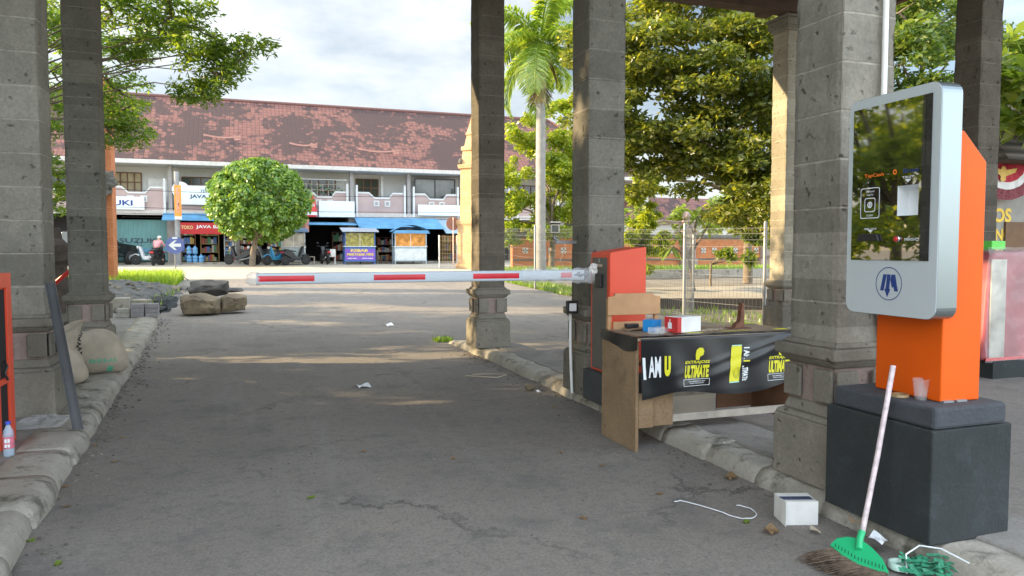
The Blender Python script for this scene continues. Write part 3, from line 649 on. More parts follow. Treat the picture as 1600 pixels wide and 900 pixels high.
b.obox(c, (.07, .004, Lh), M3); b.obox(c+M3@Vector((-.033, .018, 0)), (.004, .036, Lh), M3); b.obox(c+M3@Vector((.033, .018, 0)), (.004, .036, Lh), M3)
tag(b.build('steel_channel', mat('channel_grey', (.085, .088, .09), .5, .3)), 'dark grey steel channel leaning against the left pillar', 'steel bar')

# ------------------------------------------------------------------ sacks
def sack_fn(c, ax, seed, lean=0, n=2.6):
    def fn(u, v, dr=0):
        th = 2*math.pi*u; ph = math.pi*(v-.5)
        def pw(q, e): return math.copysign(abs(q)**e, q)
        x = pw(math.cos(ph), .6)*pw(math.cos(th), .75); y = pw(math.cos(ph), .6)*pw(math.sin(th), .75); z = pw(math.sin(ph), .8)
        wv = 1+.07*mnoise.noise(Vector((x*1.5+seed, y*1.5, z*1.5)))+.022*mnoise.noise(Vector((x*6, y*6+seed, z*6)))+dr
        return Vector(c)+Vector((x*ax[0]*wv*(1-.16*z)+lean*z, y*ax[1]*wv, z*ax[2]*wv))
    return fn
sk = thing('cement_sack', 'full woven sack with black vertical lettering lying by the left kerb', 'sack', (-1.56, 9.0, .12))
sf = sack_fn((-1.575, 9.02, .345), (.27, .20, .235), 3, lean=-.04)
MB().grid(sf, 48, 32).build('sack_body', JUTE, sk)
def sackmap(uc, vc, du, dv, rot=0):
    return lambda a, b: sf(uc+((a-.5)*math.cos(rot)-(b-.5)*math.sin(rot)*dv/max(du, 1e-6))*du, vc+((a-.5)*math.sin(rot)*du/dv+(b-.5)*math.cos(rot))*dv, .02)
def sackvert(a, b):      # runs down the left side of the sack
    return sf(.675-(b-.5)*.055+.05*a*(1-a), .24+a*.60, .02)
text('print', 'RAJAWALI', mat('black_print', (.02, .02, .02), .7), sk, sackvert, .02, .12)
text('print', 'BERAS', mat('green_print', (.10, .42, .26), .7), sk, lambda a, b: sf(.73+a*.12, .40+b*.05, .02), .02, .12)
b = MB(); b.grid(lambda u, v: sf(.78+u*.035+.01*v, .20+v*.13, .02), 4, 6); b.build('print', MATS['green_print'], sk)
s2 = thing('cement_sack', 'slumped open woven sack behind the plank, next to the lettered sack', 'sack', (-1.70, 8.35, .12))
sf2 = sack_fn((-1.73, 8.38, .30), (.15, .16, .19), 8, lean=-.04); MB().grid(sf2, 36, 24).build('sack_body', JUTE, s2)
b = MB(); b.grid(lambda u, v: (-1.75+(.085+.05*v)*math.cos(2*math.pi*u)+.03*v, 8.38+(.07+.03*v)*math.sin(2*math.pi*u), .45+.22*v*(1+.35*math.sin(2*math.pi*u+1))+.02*mnoise.noise(Vector((u*8, v*4, 2)))), 30, 8); b.build('sack_mouth', JUTE, s2)

# ------------------------------------------------------------------ paver blocks, rocks, rubble
PAV = mat('paver_grey', (.27, .26, .27), .9, var=.15, scale=14, bump=.4, bscale=90); PAVW = mat('paver_pale', (.36, .34, .31), .9, var=.15, scale=14, bump=.4, bscale=90)
def paver(x, y, z, m, label, rz=0):
    b = MB(); b.obox((x, y, z+.0425), (.225, .20, .083), zrot(rz)); tag(b.build('paver_block', m, bevel=.008), label, 'paver', 'paver blocks stacked on the left pavement')
gy = g(15.4)+.115
for r_, (m_, nm) in enumerate(((PAVW, 'lower'), (PAVW, 'upper'))): paver(-2.25, 15.45, gy+r_*.086, m_, f'pale paver block, {nm} one of the short left pair of the stack', .03)
for k_, cn_ in enumerate(('middle', 'right')):
    for r_, nm in enumerate(('bottom', 'middle-height', 'top')): paver(-2.005+k_*.245, 15.42, gy+r_*.086, PAV, f'grey paver block, {nm} of the {cn_} column of the stack', .02*(r_-1))
for (c_, s_, sd_, lab) in (((-.98, 16.6, .33), (.38, .33, .21), 5, 'large tan cut rock lying at the left edge of the driveway'), ((-.37, 16.75, .31), (.27, .25, .20), 11, 'smaller grey-brown rock touching the large tan rock on its right'), ((-.83, 17.15, .62), (.40, .28, .17), 23, 'dark angular rock resting on top of the tan rock'), ((-.45, 17.3, .56), (.30, .2, .05), 31, 'thin flat dark rock lying behind the dark angular rock')):
    b = MB(); b.rock(c_, tuple(q*1.02 for q in s_), sd_, 4, .16, .80, cuts=16); tag(b.build('rock', mat('rock_dark', (.09, .085, .08), .8, var=.4, scale=5, bump=.6) if 'dark' in lab else ROCKM), lab, 'rock')
def pile_fn(u, v):
    x = -4.6+2.9*u; y = 18.2+6.0*v
    e = max(0, 1-((x+3.15)/1.25)**2)*max(0, 1-((y-20.6)/2.6)**2)
    z = g(y)+.02+.42*e**.7+(.10*mnoise.noise(Vector((x*1.6, y*1.2, 1)))+.05*mnoise.noise(Vector((x*6, y*5, 2)))+.02*mnoise.noise(Vector((x*20, y*17, 2))))*(e > 0 or 1)
    return (x, y, z)
tag(MB().grid(pile_fn, 90, 110, False).build('gravel_heap', PILE, recalc=False), 'dark heap of gravel and broken asphalt beyond the paver stack', 'gravel heap', kind='stuff')
b = MB(); rg = random.Random(3)
for i in range(110):
    x = rg.uniform(-4.2, -1.75); y = rg.uniform(16.3, 23.5); s_ = rg.uniform(.02, .09)*(1.6 if rg.random() < .12 else 1)
    b.rock((x, y, pile_fn((x+4.6)/2.9, max(0, (y-18.2)/6.0))[2]+s_*.2 if y > 18.2 else g(y)+s_*.2), (s_, s_*rg.uniform(.6, 1), s_*.6), i, 1, .3)
tag(b.build('rubble', mat('rubble_grey', (.15, .135, .11), .9, var=.4, scale=3)), 'loose rubble scattered along the broken kerb', 'rubble', kind='stuff')
b = MB()
for i in range(260):
    y = rg.uniform(3, 16); x = xe(y)+abs(rg.gauss(0, .10))+.02; s_ = rg.uniform(.006, .02)
    b.rock((x, y, g(y)+s_*.3), (s_, s_*.8, s_*.6), i, 1, .3)
for i in range(160):
    y = rg.uniform(3.2, 10.5); x = 2.90-abs(rg.gauss(0, .14)); s_ = rg.uniform(.005, .016)
    b.rock((x, y, s_*.3), (s_, s_*.8, s_*.6), i, 1, .3)
for i in range(300):
    b.rock((rg.uniform(-1, 3), rg.uniform(2.5, 16), .002), (.006, .005, .004), i, 1, .3)
tag(b.build('grit', mat('grit_grey', (.14, .125, .105), .9, var=.5, scale=3)), 'fine grit and pebbles along the kerbs', 'grit', kind='stuff')
b = MB(); b.obox((-2.72, 17.4, g(17.4)+.17), (.62, .28, .30), zrot(.12)); tag(b.build('concrete_block', KERB, bevel=.02), 'pale broken concrete kerb block left behind the paver stack', 'concrete block')
b = MB(); b.obox((-2.25, 17.9, g(17.9)+.12), (.35, .22, .22), zrot(-.5)); tag(b.build('concrete_block', KERB, bevel=.02), 'short pale concrete chunk between the kerb block and the dark hole', 'concrete block')
b = MB(); b.rock((-1.95, 18.6, g(18.6)+.03), (.32, .5, .16), 12, 3, .5, .4); b.rock((-2.25, 19.6, g(19.6)+.03), (.5, .4, .14), 15, 3, .5, .3); b.rock((-1.85, 17.5, g(17.5)+.0), (.20, .34, .12), 19, 3, .5, .3)
tag(b.build('broken_asphalt', BLKP), 'black broken asphalt slabs round the hole at the driveway edge', 'rubble', kind='stuff')

# ------------------------------------------------------------------ grass
LF_GR = leaf_mat('grass_lit', (.16, .30, .02), (.26, .42, .04), (.40, .52, .08), .5)
def grass(name, label, area, n, h_, seed, m=GRASSM, gz=0):
    rg = np.random.default_rng(seed); (x0, x1, y0, y1) = area
    x = rg.uniform(x0, x1, n); y = rg.uniform(y0, y1, n); z = np.array([g(q) for q in y])+gz
    a = rg.uniform(0, 6.28, n); H = h_*rg.uniform(.4, 1.15, n); wv = .012+.01*rg.random(n); le = rg.uniform(-.4, .4, (n, 2))
    v = np.empty((n, 3, 3)); v[:,0] = np.c_[x-wv*np.cos(a), y-wv*np.sin(a), z]; v[:,1] = np.c_[x+wv*np.cos(a), y+wv*np.sin(a), z]; v[:,2] = np.c_[x+le[:,0]*H, y+le[:,1]*H, z+H]
    me = bpy.data.meshes.new(name); me.from_pydata(v.reshape(-1, 3).tolist(), [], np.arange(n*3).reshape(-1, 3).tolist()); me.materials.append(m)
    o = bpy.data.objects.new(name, me); COL.objects.link(o); return tag(o, label, 'grass', kind='stuff')
grass('grass', 'bright sunlit grass patch beyond the gravel heap', (-5.2, -2.15, 23.6, 27.6), 13000, .40, 1, LF_GR)
grass('grass', 'green grass strip in front of the orange brick wall', (9.5, 27, 25.5, 29.6), 22000, .22, 2, gz=.12)
grass('grass', 'low weeds growing along the foot of the wire fence', (8.4, 10.5, 11.5, 15), 350, .13, 3)
grass('grass', 'grass along the far end of the wire fence', (8.3, 9.2, 19, 25), 2200, .2, 5)
o = grass('grass_tuft', 'small green grass tuft at the tip of the right kerb', (2.72, 2.98, 11.2, 11.5), 160, .09, 4); o['kind'] = 'stuff'
grass('grass', 'scattered weeds on the gravel by the left kerb', (-3.4, -1.8, 17.0, 22), 260, .16, 6, gz=.1)

# ------------------------------------------------------------------ desk with banner, chair, boxes
dk = thing('wooden_desk', 'worn plywood desk draped with a black and yellow banner, beside the right kerb', 'desk', (3.25, 4.87, 0))
b = MB(); b.box(2.575, 2.60, 4.63, 5.17, .0, .80); b.build('side_panel', PLY, dk, bevel=.003)
MB().box(3.97, 4.0, 4.63, 5.17, .12, .80).build('side_panel', mat('ply_dark', (.20, .10, .055), .8, var=.3, scale=3), dk, bevel=.003)
MB().box(2.57, 4.02, 4.60, 5.20, .802, .822).build('desktop', mat('desk_top', (.30, .22, .15), .7, var=.35, scale=4), dk, bevel=.003)
b = MB(); b.box(2.602, 3.965, 4.68, 4.70, .185, .24); b.build('rail', WOODG, dk, bevel=.002)
b = MB(); b.box(2.62, 3.96, 5.12, 5.14, .27, .31); b.build('rail', WOODG, dk, bevel=.002)
b = MB(); b.box(2.602, 2.72, 4.63, 4.65, .17, .42); b.box(2.725, 2.90, 4.66, 4.68, .17, .44); b.build('front_board', PLY, dk, bevel=.002)
MB().box(3.02, 3.60, 5.145, 5.16, .12, .46).build('back_board', mat('pale_ply', (.50, .44, .36), .8, var=.12, scale=4), dk, bevel=.002)
MB().box(3.62, 3.965, 5.145, 5.16, .14, .62).build('back_board', MATS['ply_dark'], dk, bevel=.002)
VINYL = mat('banner_vinyl', (.012, .013, .015), .30, var=.05)
def by(x, z):
    "front face of the hanging banner"
    tt = (x-2.59)/1.4; dz = max(0, .82-z)
    fold = .006*math.sin(x*17+z*6)*min(1, dz*5)+.014*math.exp(-((z-(.40+.40*(tt)**1.3))/.035)**2)*tt*min(1, dz*6)+.007*math.exp(-((z-(.48+.34*tt))/.02)**2)*tt
    return 4.592-fold-.02*min(1, dz*2.5)
def bn(u, v):
    x = 2.592+1.415*u; zt = .835; zb = .385+.035*math.sin(u*7+.4)*min(1, u*5)+.05*u; z = zt-(zt-zb)*v
    return (x, by(x, z) if v > .03 else 4.61, z)
ban = MB().grid(bn, 80, 40).build('banner', VINYL, dk, recalc=False)
b = MB(); b.grid(lambda u, v: (2.59+1.41*u, 4.597+.11*v+.01*mnoise.noise(Vector((u*9, v, 0))), .835-.009*v+.005*mnoise.noise(Vector((u*26, v*6, 3)))), 70, 8); b.build('banner_top', VINYL, ban, recalc=False)
b = MB(); b.grid(lambda u, v: (2.567-.008*math.sin(u*9)*v, 4.60+.58*u, .83-.09*v-.025*math.sin(u*5)*v+.006*mnoise.noise(Vector((u*20, v*6, 5)))), 30, 8); b.grid(lambda u, v: (2.565+.035*u, 4.60+.58*v, .832+.006*mnoise.noise(Vector((u*5, v*25, 8)))), 5, 30); b.build('banner_side', VINYL, ban, recalc=False)
def bt_(s, x0, x1, z0, z1, m, shear=0, bold=.03): text('print', s, m, ban, lambda a, c: (x0+(x1-x0)*a+shear*(c-.5), by(x0+(x1-x0)*a, z0+(z1-z0)*c)-.003, z0+(z1-z0)*c), bold, .2)
bt_('I', 2.605, 2.628, .53, .685, WPR, -.006); bt_('AM', 2.652, 2.748, .54, .69, WPR, 0); bt_('U', 2.775, 2.825, .545, .69, YEL, .004, .09)
def logo(x0, k=1.0):
    bt_('EXTRAJOSS', x0, x0+.20, .618, .645, YEL, .008, .03); bt_('ULTIMATE', x0-.008, x0+.192, .520, .612, YEL, .012, .05)
    b = MB()
    def q(poly):
        b.add([(x0+a, by(x0+a, c)-.003, c) for a, c in poly], [tuple(range(len(poly)))])
    q([(.09, .650), (.118, .650), (.122, .672), (.150, .684), (.158, .712), (.148, .735), (.118, .738), (.096, .722), (.088, .690)])
    b.build('print', YEL, ban, recalc=False)
    b = MB()
    for (a0, a1, c0, c1) in ((-.022, .198, .510, .513), (-.022, .198, .463, .466), (-.022, -.019, .466, .510), (.195, .198, .466, .510)):
        b.grid(lambda u, v: (x0+a0+(a1-a0)*u, by(x0+a0+(a1-a0)*u, c0+(c1-c0)*v)-.003, c0+(c1-c0)*v), 12, 2)
    b.build('print', WPR, ban, recalc=False)
    bt_('YANG MEMBERIKAN LEBIH', x0+.02, x0+.16, .492, .500, WPR, 0, .01); bt_('TIADA TANDINGAN', x0+.03, x0+.15, .478, .486, WPR, 0, .01)
logo(2.952); logo(3.685)
def bgrid(x0, x1, z0, z1, m, sh=0):
    b = MB(); b.grid(lambda u, v: (x0+(x1-x0)*u+sh*(v-.5), by(x0+(x1-x0)*u, z0+(z1-z0)*v)-.003, z0+(z1-z0)*v), 8, 14); b.build('print', m, ban, recalc=False)
bgrid(3.335, 3.425, .475, .735, YEL, .028); bgrid(3.322, 3.412, .466, .474, mat('mint_print', (.45, .75, .6), .5), 0); bgrid(3.352, 3.438, .736, .744, MATS['mint_print'], 0)
bgrid(3.448, 3.50, .618, .628, YEL, 0)
text('print', 'I AM', WPR, ban, lambda a, c: (3.452+.052*c, by(3.46, .7)-.003, .725-.09*a), .04, .3)
text('print', 'ULTIMATE', WPR, ban, lambda a, c: (3.440+.052*c, by(3.46, .55)-.003, .61-.135*a), .04, .3)
b = MB(); 
for k_ in range(3): b.add([(3.385+.03*math.cos(t)*(1-k_*.25), by(3.385, .56)-.0045, .545+.05*math.sin(t)*(1-k_*.25)) for t in [i*math.pi/6 for i in range(12)]]+[(3.385+.027*math.cos(t)*(1-k_*.25), by(3.385, .56)-.0045, .545+.046*math.sin(t)*(1-k_*.25)) for t in [i*math.pi/6 for i in range(12)]], [(i, (i+1)%12, 12+(i+1)%12, 12+i) for i in range(12)])
b.build('print', mat('olive_print', (.25, .25, .02), .5), ban, recalc=False)
# prints on the folded top of the banner
text('print', 'ULTIMATE', YEL, ban, plane((3.42, 4.655, .842), (1,0,0), (0,1,0), .22, .05), .04)
b = MB(); b.add([(3.00, 4.61, .8425), (3.12, 4.61, .8425), (3.14, 4.66, .8425), (2.97, 4.67, .8425)], [(0,1,2,3)]); b.add([(3.78, 4.61, .8425), (3.90, 4.61, .8425), (3.89, 4.69, .8425), (3.76, 4.66, .8425)], [(0,1,2,3)]); b.build('print', YEL, ban, recalc=False)
b = MB(); b.add([(3.93, 4.61, .843), (3.95, 4.61, .843), (3.95, 4.69, .843), (3.93, 4.69, .843)], [(0,1,2,3)]); b.add([(3.965, 4.61, .843), (3.985, 4.61, .843), (3.985, 4.69, .843), (3.965, 4.69, .843)], [(0,1,2,3)]); b.build('print', WPR, ban, recalc=False)
# chair
ch = thing('wooden_chair', 'brown wooden chair with cut-out backrest between desk and barrier cabinet', 'chair', (2.95, 5.42, .10))
b = MB(); b.prism([(2.71, .92), (3.19, .92), (3.19, 1.065), (3.13, 1.075), (3.13, 1.095), (2.77, 1.095), (2.77, 1.075), (2.71, 1.065)], (0, 5.335, 0), (1,0,0), (0,0,1), (0,.02,0)); b.build('backrest', WOOD, ch, bevel=.003)
MB().box(2.76, 3.14, 5.337, 5.355, .79, .865).build('back_rail', WOOD, ch, bevel=.003)
for x in (2.72, 3.15):
    MB().box(x, x+.035, 5.357, 5.39, .115, 1.05).build('leg', WOOD, ch, bevel=.004)
for x in (2.73, 3.14): pass
MB().box(2.72, 3.18, 5.21, 5.395, .52, .545).build('seat', WOOD, ch, bevel=.004)
for x in (2.73, 3.14): MB().box(x, x+.035, 5.215, 5.25, .115, .519).build('leg', WOOD, ch, bevel=.004)
# boxes on the desk
rb = thing('light_box', 'red and white product carton on the desk top', 'box', (3.05, 4.78, .823))
M_ = zrot(R(14)); b = MB(); b.obox((3.085, 4.83, .889), (.25, .13, .115), M_); b.build('carton', WHITE, rb, bevel=.002)
def rbp(a, c, e): return Vector((3.085, 4.83, .889))+M_@Vector((a, c, e))
b = MB(); b.quad(rbp(-.1265, -.066, -.057), rbp(-.1265, .066, -.057), rbp(-.1265, .066, .057), rbp(-.1265, -.066, .057)); b.quad(rbp(-.1265, -.0662, -.057), rbp(-.085, -.0662, -.057), rbp(-.085, -.0662, .057), rbp(-.1265, -.0662, .057)); rp = b.build('red_end', RED, rb)
b = MB(); b.quad(rbp(-.1275, .03, -.03), rbp(-.1275, -.01, -.03), rbp(-.1275, -.01, .015), rbp(-.1275, .03, .015)); b.quad(rbp(-.1275, .015, .015), rbp(-.1275, .005, .015), rbp(-.1275, .005, .04), rbp(-.1275, .015, .04)); b.build('print', WPR, rp)
b = MB(); b.obox((2.90, 4.97, .868), (.10, .10, .09), zrot(.4)); tag(b.build('carton', CYAN, bevel=.002), 'small bright blue carton on the desk left of the red and white one', 'box')
b = MB(); b.obox((2.84, 4.80, .850), (.13, .06, .05), zrot(.35)); b.obox((2.91, 4.82, .845), (.15, .05, .04), zrot(.5))
tag(b.build('blister_pack', PLAST, bevel=.004), 'clear plastic blister packs in front of the blue carton on the desk', 'packaging')
b = MB(); b.grid(lambda u, v: (2.72+.20*u, 5.02+.13*v, .826+.012*math.sin(3*u)+.01*v), 6, 4); tag(b.build('cardboard_flap', mat('cardboard', (.34, .24, .15), .8)), 'flat piece of brown cardboard on the left end of the desk', 'cardboard')
b = MB(); b.box(2.74, 2.84, 5.06, 5.12, .845, .875); tag(b.build('adapter', BLACK, bevel=.006), 'black adapter lying on the cardboard flap', 'adapter')
b = MB(); b.prism([(0, 0), (.09, 0), (.085, .19), (.07, .2), (.05, .05), (.015, .03)], (3.62, 4.92, .828), (1,0,0), (0,0,1), (0,.05,0)); b.box(3.58, 3.76, 4.89, 5.0, .823, .828)
tag(b.build('rusty_bracket', TARN, bevel=.002), 'rusty steel bracket standing on the right half of the desk', 'bracket')
b = MB()
for i in range(7): b.obox((3.26+.03*i, 4.85+.02*math.sin(i*2), .826+.002*i), (.10, .012, .003), zrot(i*.7))
tag(b.build('wood_offcuts', mat('pale_chip', (.52, .44, .33), .8)), 'pale wooden slivers beside the red and white carton', 'offcuts')
# pipe with floodlight
fl = thing('floodlight_post', 'thin white pipe post with black square floodlight by the pillar', 'floodlight', (2.80, 6.28, .10))
b = MB(); b.tube([(2.82, 6.28, .11), (2.81, 6.28, .3), (2.80, 6.28, .6), (2.80, 6.28, .92)], .014, 8); b.build('post', WHITE, fl)
b = MB(); b.box(2.735, 2.855, 6.215, 6.245, .86, .98); b.build('lamp_body', BLACK, fl, bevel=.008)
MB().box(2.76, 2.83, 6.211, 6.2145, .885, .955).build('lamp_glass', mat('lamp_reflector', (.75, .78, .8), .25, var=.05), fl)
# security camera
cc = thing('security_camera', 'beige security camera with hood on a bracket arm at the middle pillar', 'camera', (2.72, 6.5, 1.58))
b = MB(); b.obox((2.715, 6.46, 1.645), (.085, .19, .085), zrot(-.35)); b.build('housing', CREAM, cc, bevel=.006)
b = MB(); b.obox((2.712, 6.44, 1.697), (.10, .24, .012), zrot(-.35)@Matrix.Rotation(-.06, 3, 'X')); b.build('hood', mat('hood', (.68, .66, .60), .5), cc, bevel=.003)
c_ = Vector((2.715, 6.46, 1.645))+zrot(-.35)@Vector((0, -.097, 0)); b = MB(); b.obox(c_, (.062, .004, .062), zrot(-.35)); b.build('lens_window', GLASSD, cc)
b = MB(); b.tube([(2.72, 6.48, 1.60), (2.72, 6.48, 1.56), (2.76, 6.46, 1.535)], .014, 8); b.box(2.72, 2.936, 6.44, 6.48, 1.505, 1.535); b.build('bracket', GALV, cc, bevel=.002)

# ------------------------------------------------------------------ broom and litter
br_ = thing('broom', 'green plastic broom with pink handle standing against the kiosk block', 'broom', (2.66, 2.62, 0))
b = MB(); b.tube([(2.625, 2.612, .10), (2.75, 2.645, .49), (2.868, 2.68, .90)], .0125, 10); hd = b.build('handle', mat('handle_pink', (.60, .50, .52), .35, var=.25, scale=30), br_)
A0 = Vector((2.62, 2.61, .105)); u_ = Vector((.025, -.145, -.008)); d_ = Vector((-.065, -.06, -.045))
def hp(a, c, off=0): return A0+u_*a+d_*c+Vector((0, 0, off))
b = MB()
poly = [(-1.0, 1.0), (-.55, 1.25), (0, 1.35), (.55, 1.25), (1.0, 1.0), (.8, .45), (.45, .08), (.12, -.1), (-.12, -.1), (-.45, .08), (-.8, .45)]
vs = [hp(a, c, .008) for a, c in poly]+[hp(a, c, -.012) for a, c in poly]; n = len(poly)
b.add(vs, [tuple(range(n)), tuple(reversed(range(n, 2*n)))]+[(i, (i+1)%n, n+(i+1)%n, n+i) for i in range(n)]); b.tube([hp(0, .6, .012), hp(0, .1, .02), A0+Vector((.018, .003, .05))], .016, 10)
hb = b.build('broom_head', GREENP, br_, bevel=.003)
b = MB()
for i in range(-7, 8):
    a = i*.115; c0 = .78+.22*(1-abs(a)); b.quad(hp(a-.018, c0, .0095), hp(a+.018, c0, .0095), hp(a+.018, c0+.22, .0095), hp(a-.018, c0+.22, .0095))
b.build('slot', mat('slot_dark', (.01, .12, .06), .6), hb)
b = MB(); rg = random.Random(5)
for i in range(420):
    a = rg.uniform(-.98, .98); p0 = hp(a, 1.05+.25*(1-abs(a)), rg.uniform(-.01, .004)); le = rg.uniform(.12, .22)
    p1 = p0+Vector((-.10-.05*rg.random(), .05, -.02))*le*5+Vector((rg.gauss(0, .012), rg.gauss(0, .012), 0)); p1.z = max(.004, rg.uniform(.002, .03)); pm = p0.lerp(p1, .5)+Vector((0, -.01, .01)); pm.z = max(.01, pm.z)
    b.tube([p0, pm, p1], [.0022, .002, .0012], 3, False)
b.build('bristles', mat('bristle_brown', (.14, .10, .07), .8, var=.4, scale=30), br_)
wb = thing('white_box', 'open white carton lying on the asphalt in front of the near pillar', 'box', (2.70, 3.13, 0))
M_ = zrot(-R(18)); C_ = Vector((2.73, 3.16, .065)); b = MB()
for c_, s_ in (((0, -.07, 0), (.18, .002, .125)), ((-.089, 0, 0), (.002, .14, .125)), ((.089, 0, 0), (.002, .14, .125)), ((0, 0, -.062), (.18, .14, .002)), ((0, .07, 0), (.18, .002, .125)), ((0, .045, .062), (.178, .05, .002)), ((0, -.055, .062), (.178, .03, .002)), ((-.10, -.09, .012), (.002, .06, .13))): b.obox(C_+M_@Vector(c_), s_, M_ if c_[0] > -.13 else M_@zrot(.9))
b.build('carton', WHITE, wb); MB().obox(C_+M_@Vector((0, .0, .055)), (.17, .12, .002), M_).build('inside', mat('ink_blue', (.05, .07, .14), .6), wb)
b = MB(); P0 = [(2.27, 3.62), (2.30, 3.61), (2.36, 3.5), (2.43, 3.33), (2.48, 3.25), (2.53, 3.245), (2.58, 3.29), (2.60, 3.36), (2.575, 3.42), (2.55, 3.43)]
P0 = [Vector((*P0[max(0, min(len(P0)-1, i+o))], 0)) for i in range(len(P0)) for o in (0,)]; P1_ = []
for i in range(len(P0)-1):
    a_, b_, c_, d2 = P0[max(i-1, 0)], P0[i], P0[i+1], P0[min(i+2, len(P0)-1)]
    for q in range(5): t = q/5; v = .5*((2*b_)+(c_-a_)*t+(2*a_-5*b_+4*c_-d2)*t*t+(3*b_-a_-3*c_+d2)*t**3); P1_.append((v.x, v.y, .007+.008*abs(math.sin(i))))
b.tube(P1_, .0027, 6); tag(b.build('cable_offcut', WPR), 'curled white cable offcut lying on the asphalt near the white carton', 'cable')
b = MB(); b.lathe((2.745, 2.50, .012), [(.048, 0), (.048, .028), (.038, .028), (.038, 0)], 24); tag(b.build('tape_roll', mat('tape_mint', (.45, .62, .55), .4, var=.5, scale=14)), 'pale green and white tape roll behind the broom head', 'tape')
b = MB()
for i in range(80):
    x, y = 2.80+rg.gauss(0, .055), 2.42+rg.gauss(0, .05); b.obox((x, y, .03+rg.random()*.035), (rg.uniform(.02, .07), rg.uniform(.008, .03), .002), Matrix.Rotation(rg.uniform(-.6, .6), 3, 'X')@zrot(rg.uniform(0, 3)))
tag(b.build('green_scraps', mat('green_scrap', (.03, .22, .12), .5, var=.5, scale=40)), 'tangle of green plastic scraps right of the broom head', 'litter', kind='stuff')
b = MB(); b.tube([(2.70, 2.42, .03), (2.78, 2.50, .07), (2.86, 2.50, .10), (2.90, 2.42, .11), (2.92, 2.30, .09)], .004, 6); tag(b.build('cable_offcut', WPR), 'white cable end arching over the green scraps', 'cable')
def scrap(x, y, z, a, s, m, label, cat, group=None, tilt=.25):
    b = MB(); R_ = zrot(a)@Matrix.Rotation(tilt, 3, 'X'); nn = 4
    b.grid(lambda u, v: Vector((x, y, z))+R_@Vector(((u-.5)*s[0], (v-.5)*s[1], .012*math.sin(u*5+v*3)*s[0]*8)), nn, nn, False)
    return tag(b.build('scrap' if not group else group[0], m), label, cat, group[1] if group else None)
scrap(1.11, 7.85, .010, .1, (.14, .18), WPR, 'white sheet of paper lying in the middle of the driveway', 'paper', tilt=.03)
scrap(2.44, 13.78, .045, .3, (.16, .16), WPR, 'crumpled white paper far up the driveway', 'paper')
scrap(2.80, 2.68, .075, .5, (.10, .07), WPR, 'printed white card leaning on the kerb behind the broom', 'card')
scrap(2.72, 2.70, .03, .2, (.05, .05), WPR, 'small white paper cube piece beside the broom handle foot', 'paper')
scrap(2.84, 2.86, .09, 1.2, (.10, .05), MATS['cardboard'], 'torn brown cardboard strip on the kerb by the kiosk block', 'cardboard')
scrap(2.70, 2.98, .02, .9, (.06, .05), MATS['pale_chip'], 'dry pale leaf scrap between the carton and the broom', 'leaf')
scrap(2.49, 3.06, .02, .4, (.09, .06), LF_BROWN, 'curled brown dry leaf below the white carton', 'leaf')
scrap(2.84, 3.88, .02, .4, (.10, .06), LF_BROWN, 'large brown dry leaf against the kerb below the desk', 'leaf')
b = MB(); b.rock((2.69, 7.05, .03), (.05, .045, .035), 3, 2, .3); tag(b.build('stone', ROCKM), 'fist-sized dark stone near the right kerb', 'stone')
scrap(2.72, 6.9, .02, .4, (.05, .05), WPR, 'small white scrap next to the dark stone', 'paper')
b = MB(); b.tube([(2.30, 8.1, .008), (2.45, 7.9, .02), (2.6, 7.85, .008), (2.75, 7.95, .02), (2.6, 8.1, .01), (2.4, 8.15, .01)], .006, 5); tag(b.build('wire_offcut', MATS['pale_chip']), 'loop of pale wire lying by the right kerb', 'wire')
b = MB(); b.rock((-1.43, 7.5, .135), (.05, .035, .02), 8, 2, .3); tag(b.build('stone', KERB), 'small pale stone on the left kerb below the sack', 'stone')
leafset = [(-1.06, 4.2, LF_BRIGHT), (-.86, 3.84, LF_BRIGHT), (-1.0, 4.7, LF_BROWN), (.31, 4.39, LF_BRIGHT), (1.67, 3.56, LF_BROWN), (.74, 5.29, LF_BROWN), (2.07, 4.79, LF_BROWN), (2.26, 3.77, LF_BROWN), (-1.09, 5.1, LF_BROWN), (-1.1, 6.11, LF_BROWN), (2.46, 3.22, LF_BRIGHT), (2.2, 4.4, LF_BROWN), (-.9, 5.6, LF_BROWN), (1.3, 4.9, LF_BROWN), (-.95, 6.3, LF_BROWN), (2.6, 6.2, LF_BROWN)]
for i, (x, y, m_) in enumerate(leafset):
    yl = m_ is LF_BRIGHT
    scrap(x, y, .008, i*1.3, (.05, .03) if yl else (.045, .028), m_, 'fresh yellow-green fallen leaf on the bare asphalt' if yl else 'small dry brown leaf on the bare asphalt', 'leaf', ('fallen_leaf', 'yellow-green leaves fallen on the asphalt' if yl else 'dry leaves fallen on the asphalt'), .1)

# ================================================================== FENCE, WALL, TOWERS
def wire_panel(t, a, c, h_=1.85, z0=None):
    "welded wire panel from a to c (x, y)"
    b = MB(); a, c = Vector((*a, 0)), Vector((*c, 0)); Lp = (c-a).length; n = int(Lp/.085); ux = (c-a)/Lp; nx = Vector((-ux.y, ux.x, 0))
    def P(s_, z, off=0):
        p = a+ux*s_; zz = (g(p.y) if z0 is None else z0)
        return Vector((p.x, p.y, zz+z))+nx*off
    r_ = .0028
    for i in range(n+1):
        s_ = Lp*i/n
        prof = [(.06, 0), (h_-.22, 0), (h_-.16, .05), (h_-.1, 0), (h_-.02, .05), (h_, 0)]
        b.tube([P(s_, z, o) for z, o in prof], r_, 3, False)
    for z in [.08, .12, .38, .66, .94, 1.22, 1.5, h_-.22, h_-.1, h_]: b.tube([P(0, z), P(Lp, z)], r_*1.2, 3, False)
    return b.build('wire_panel', GALV, t)
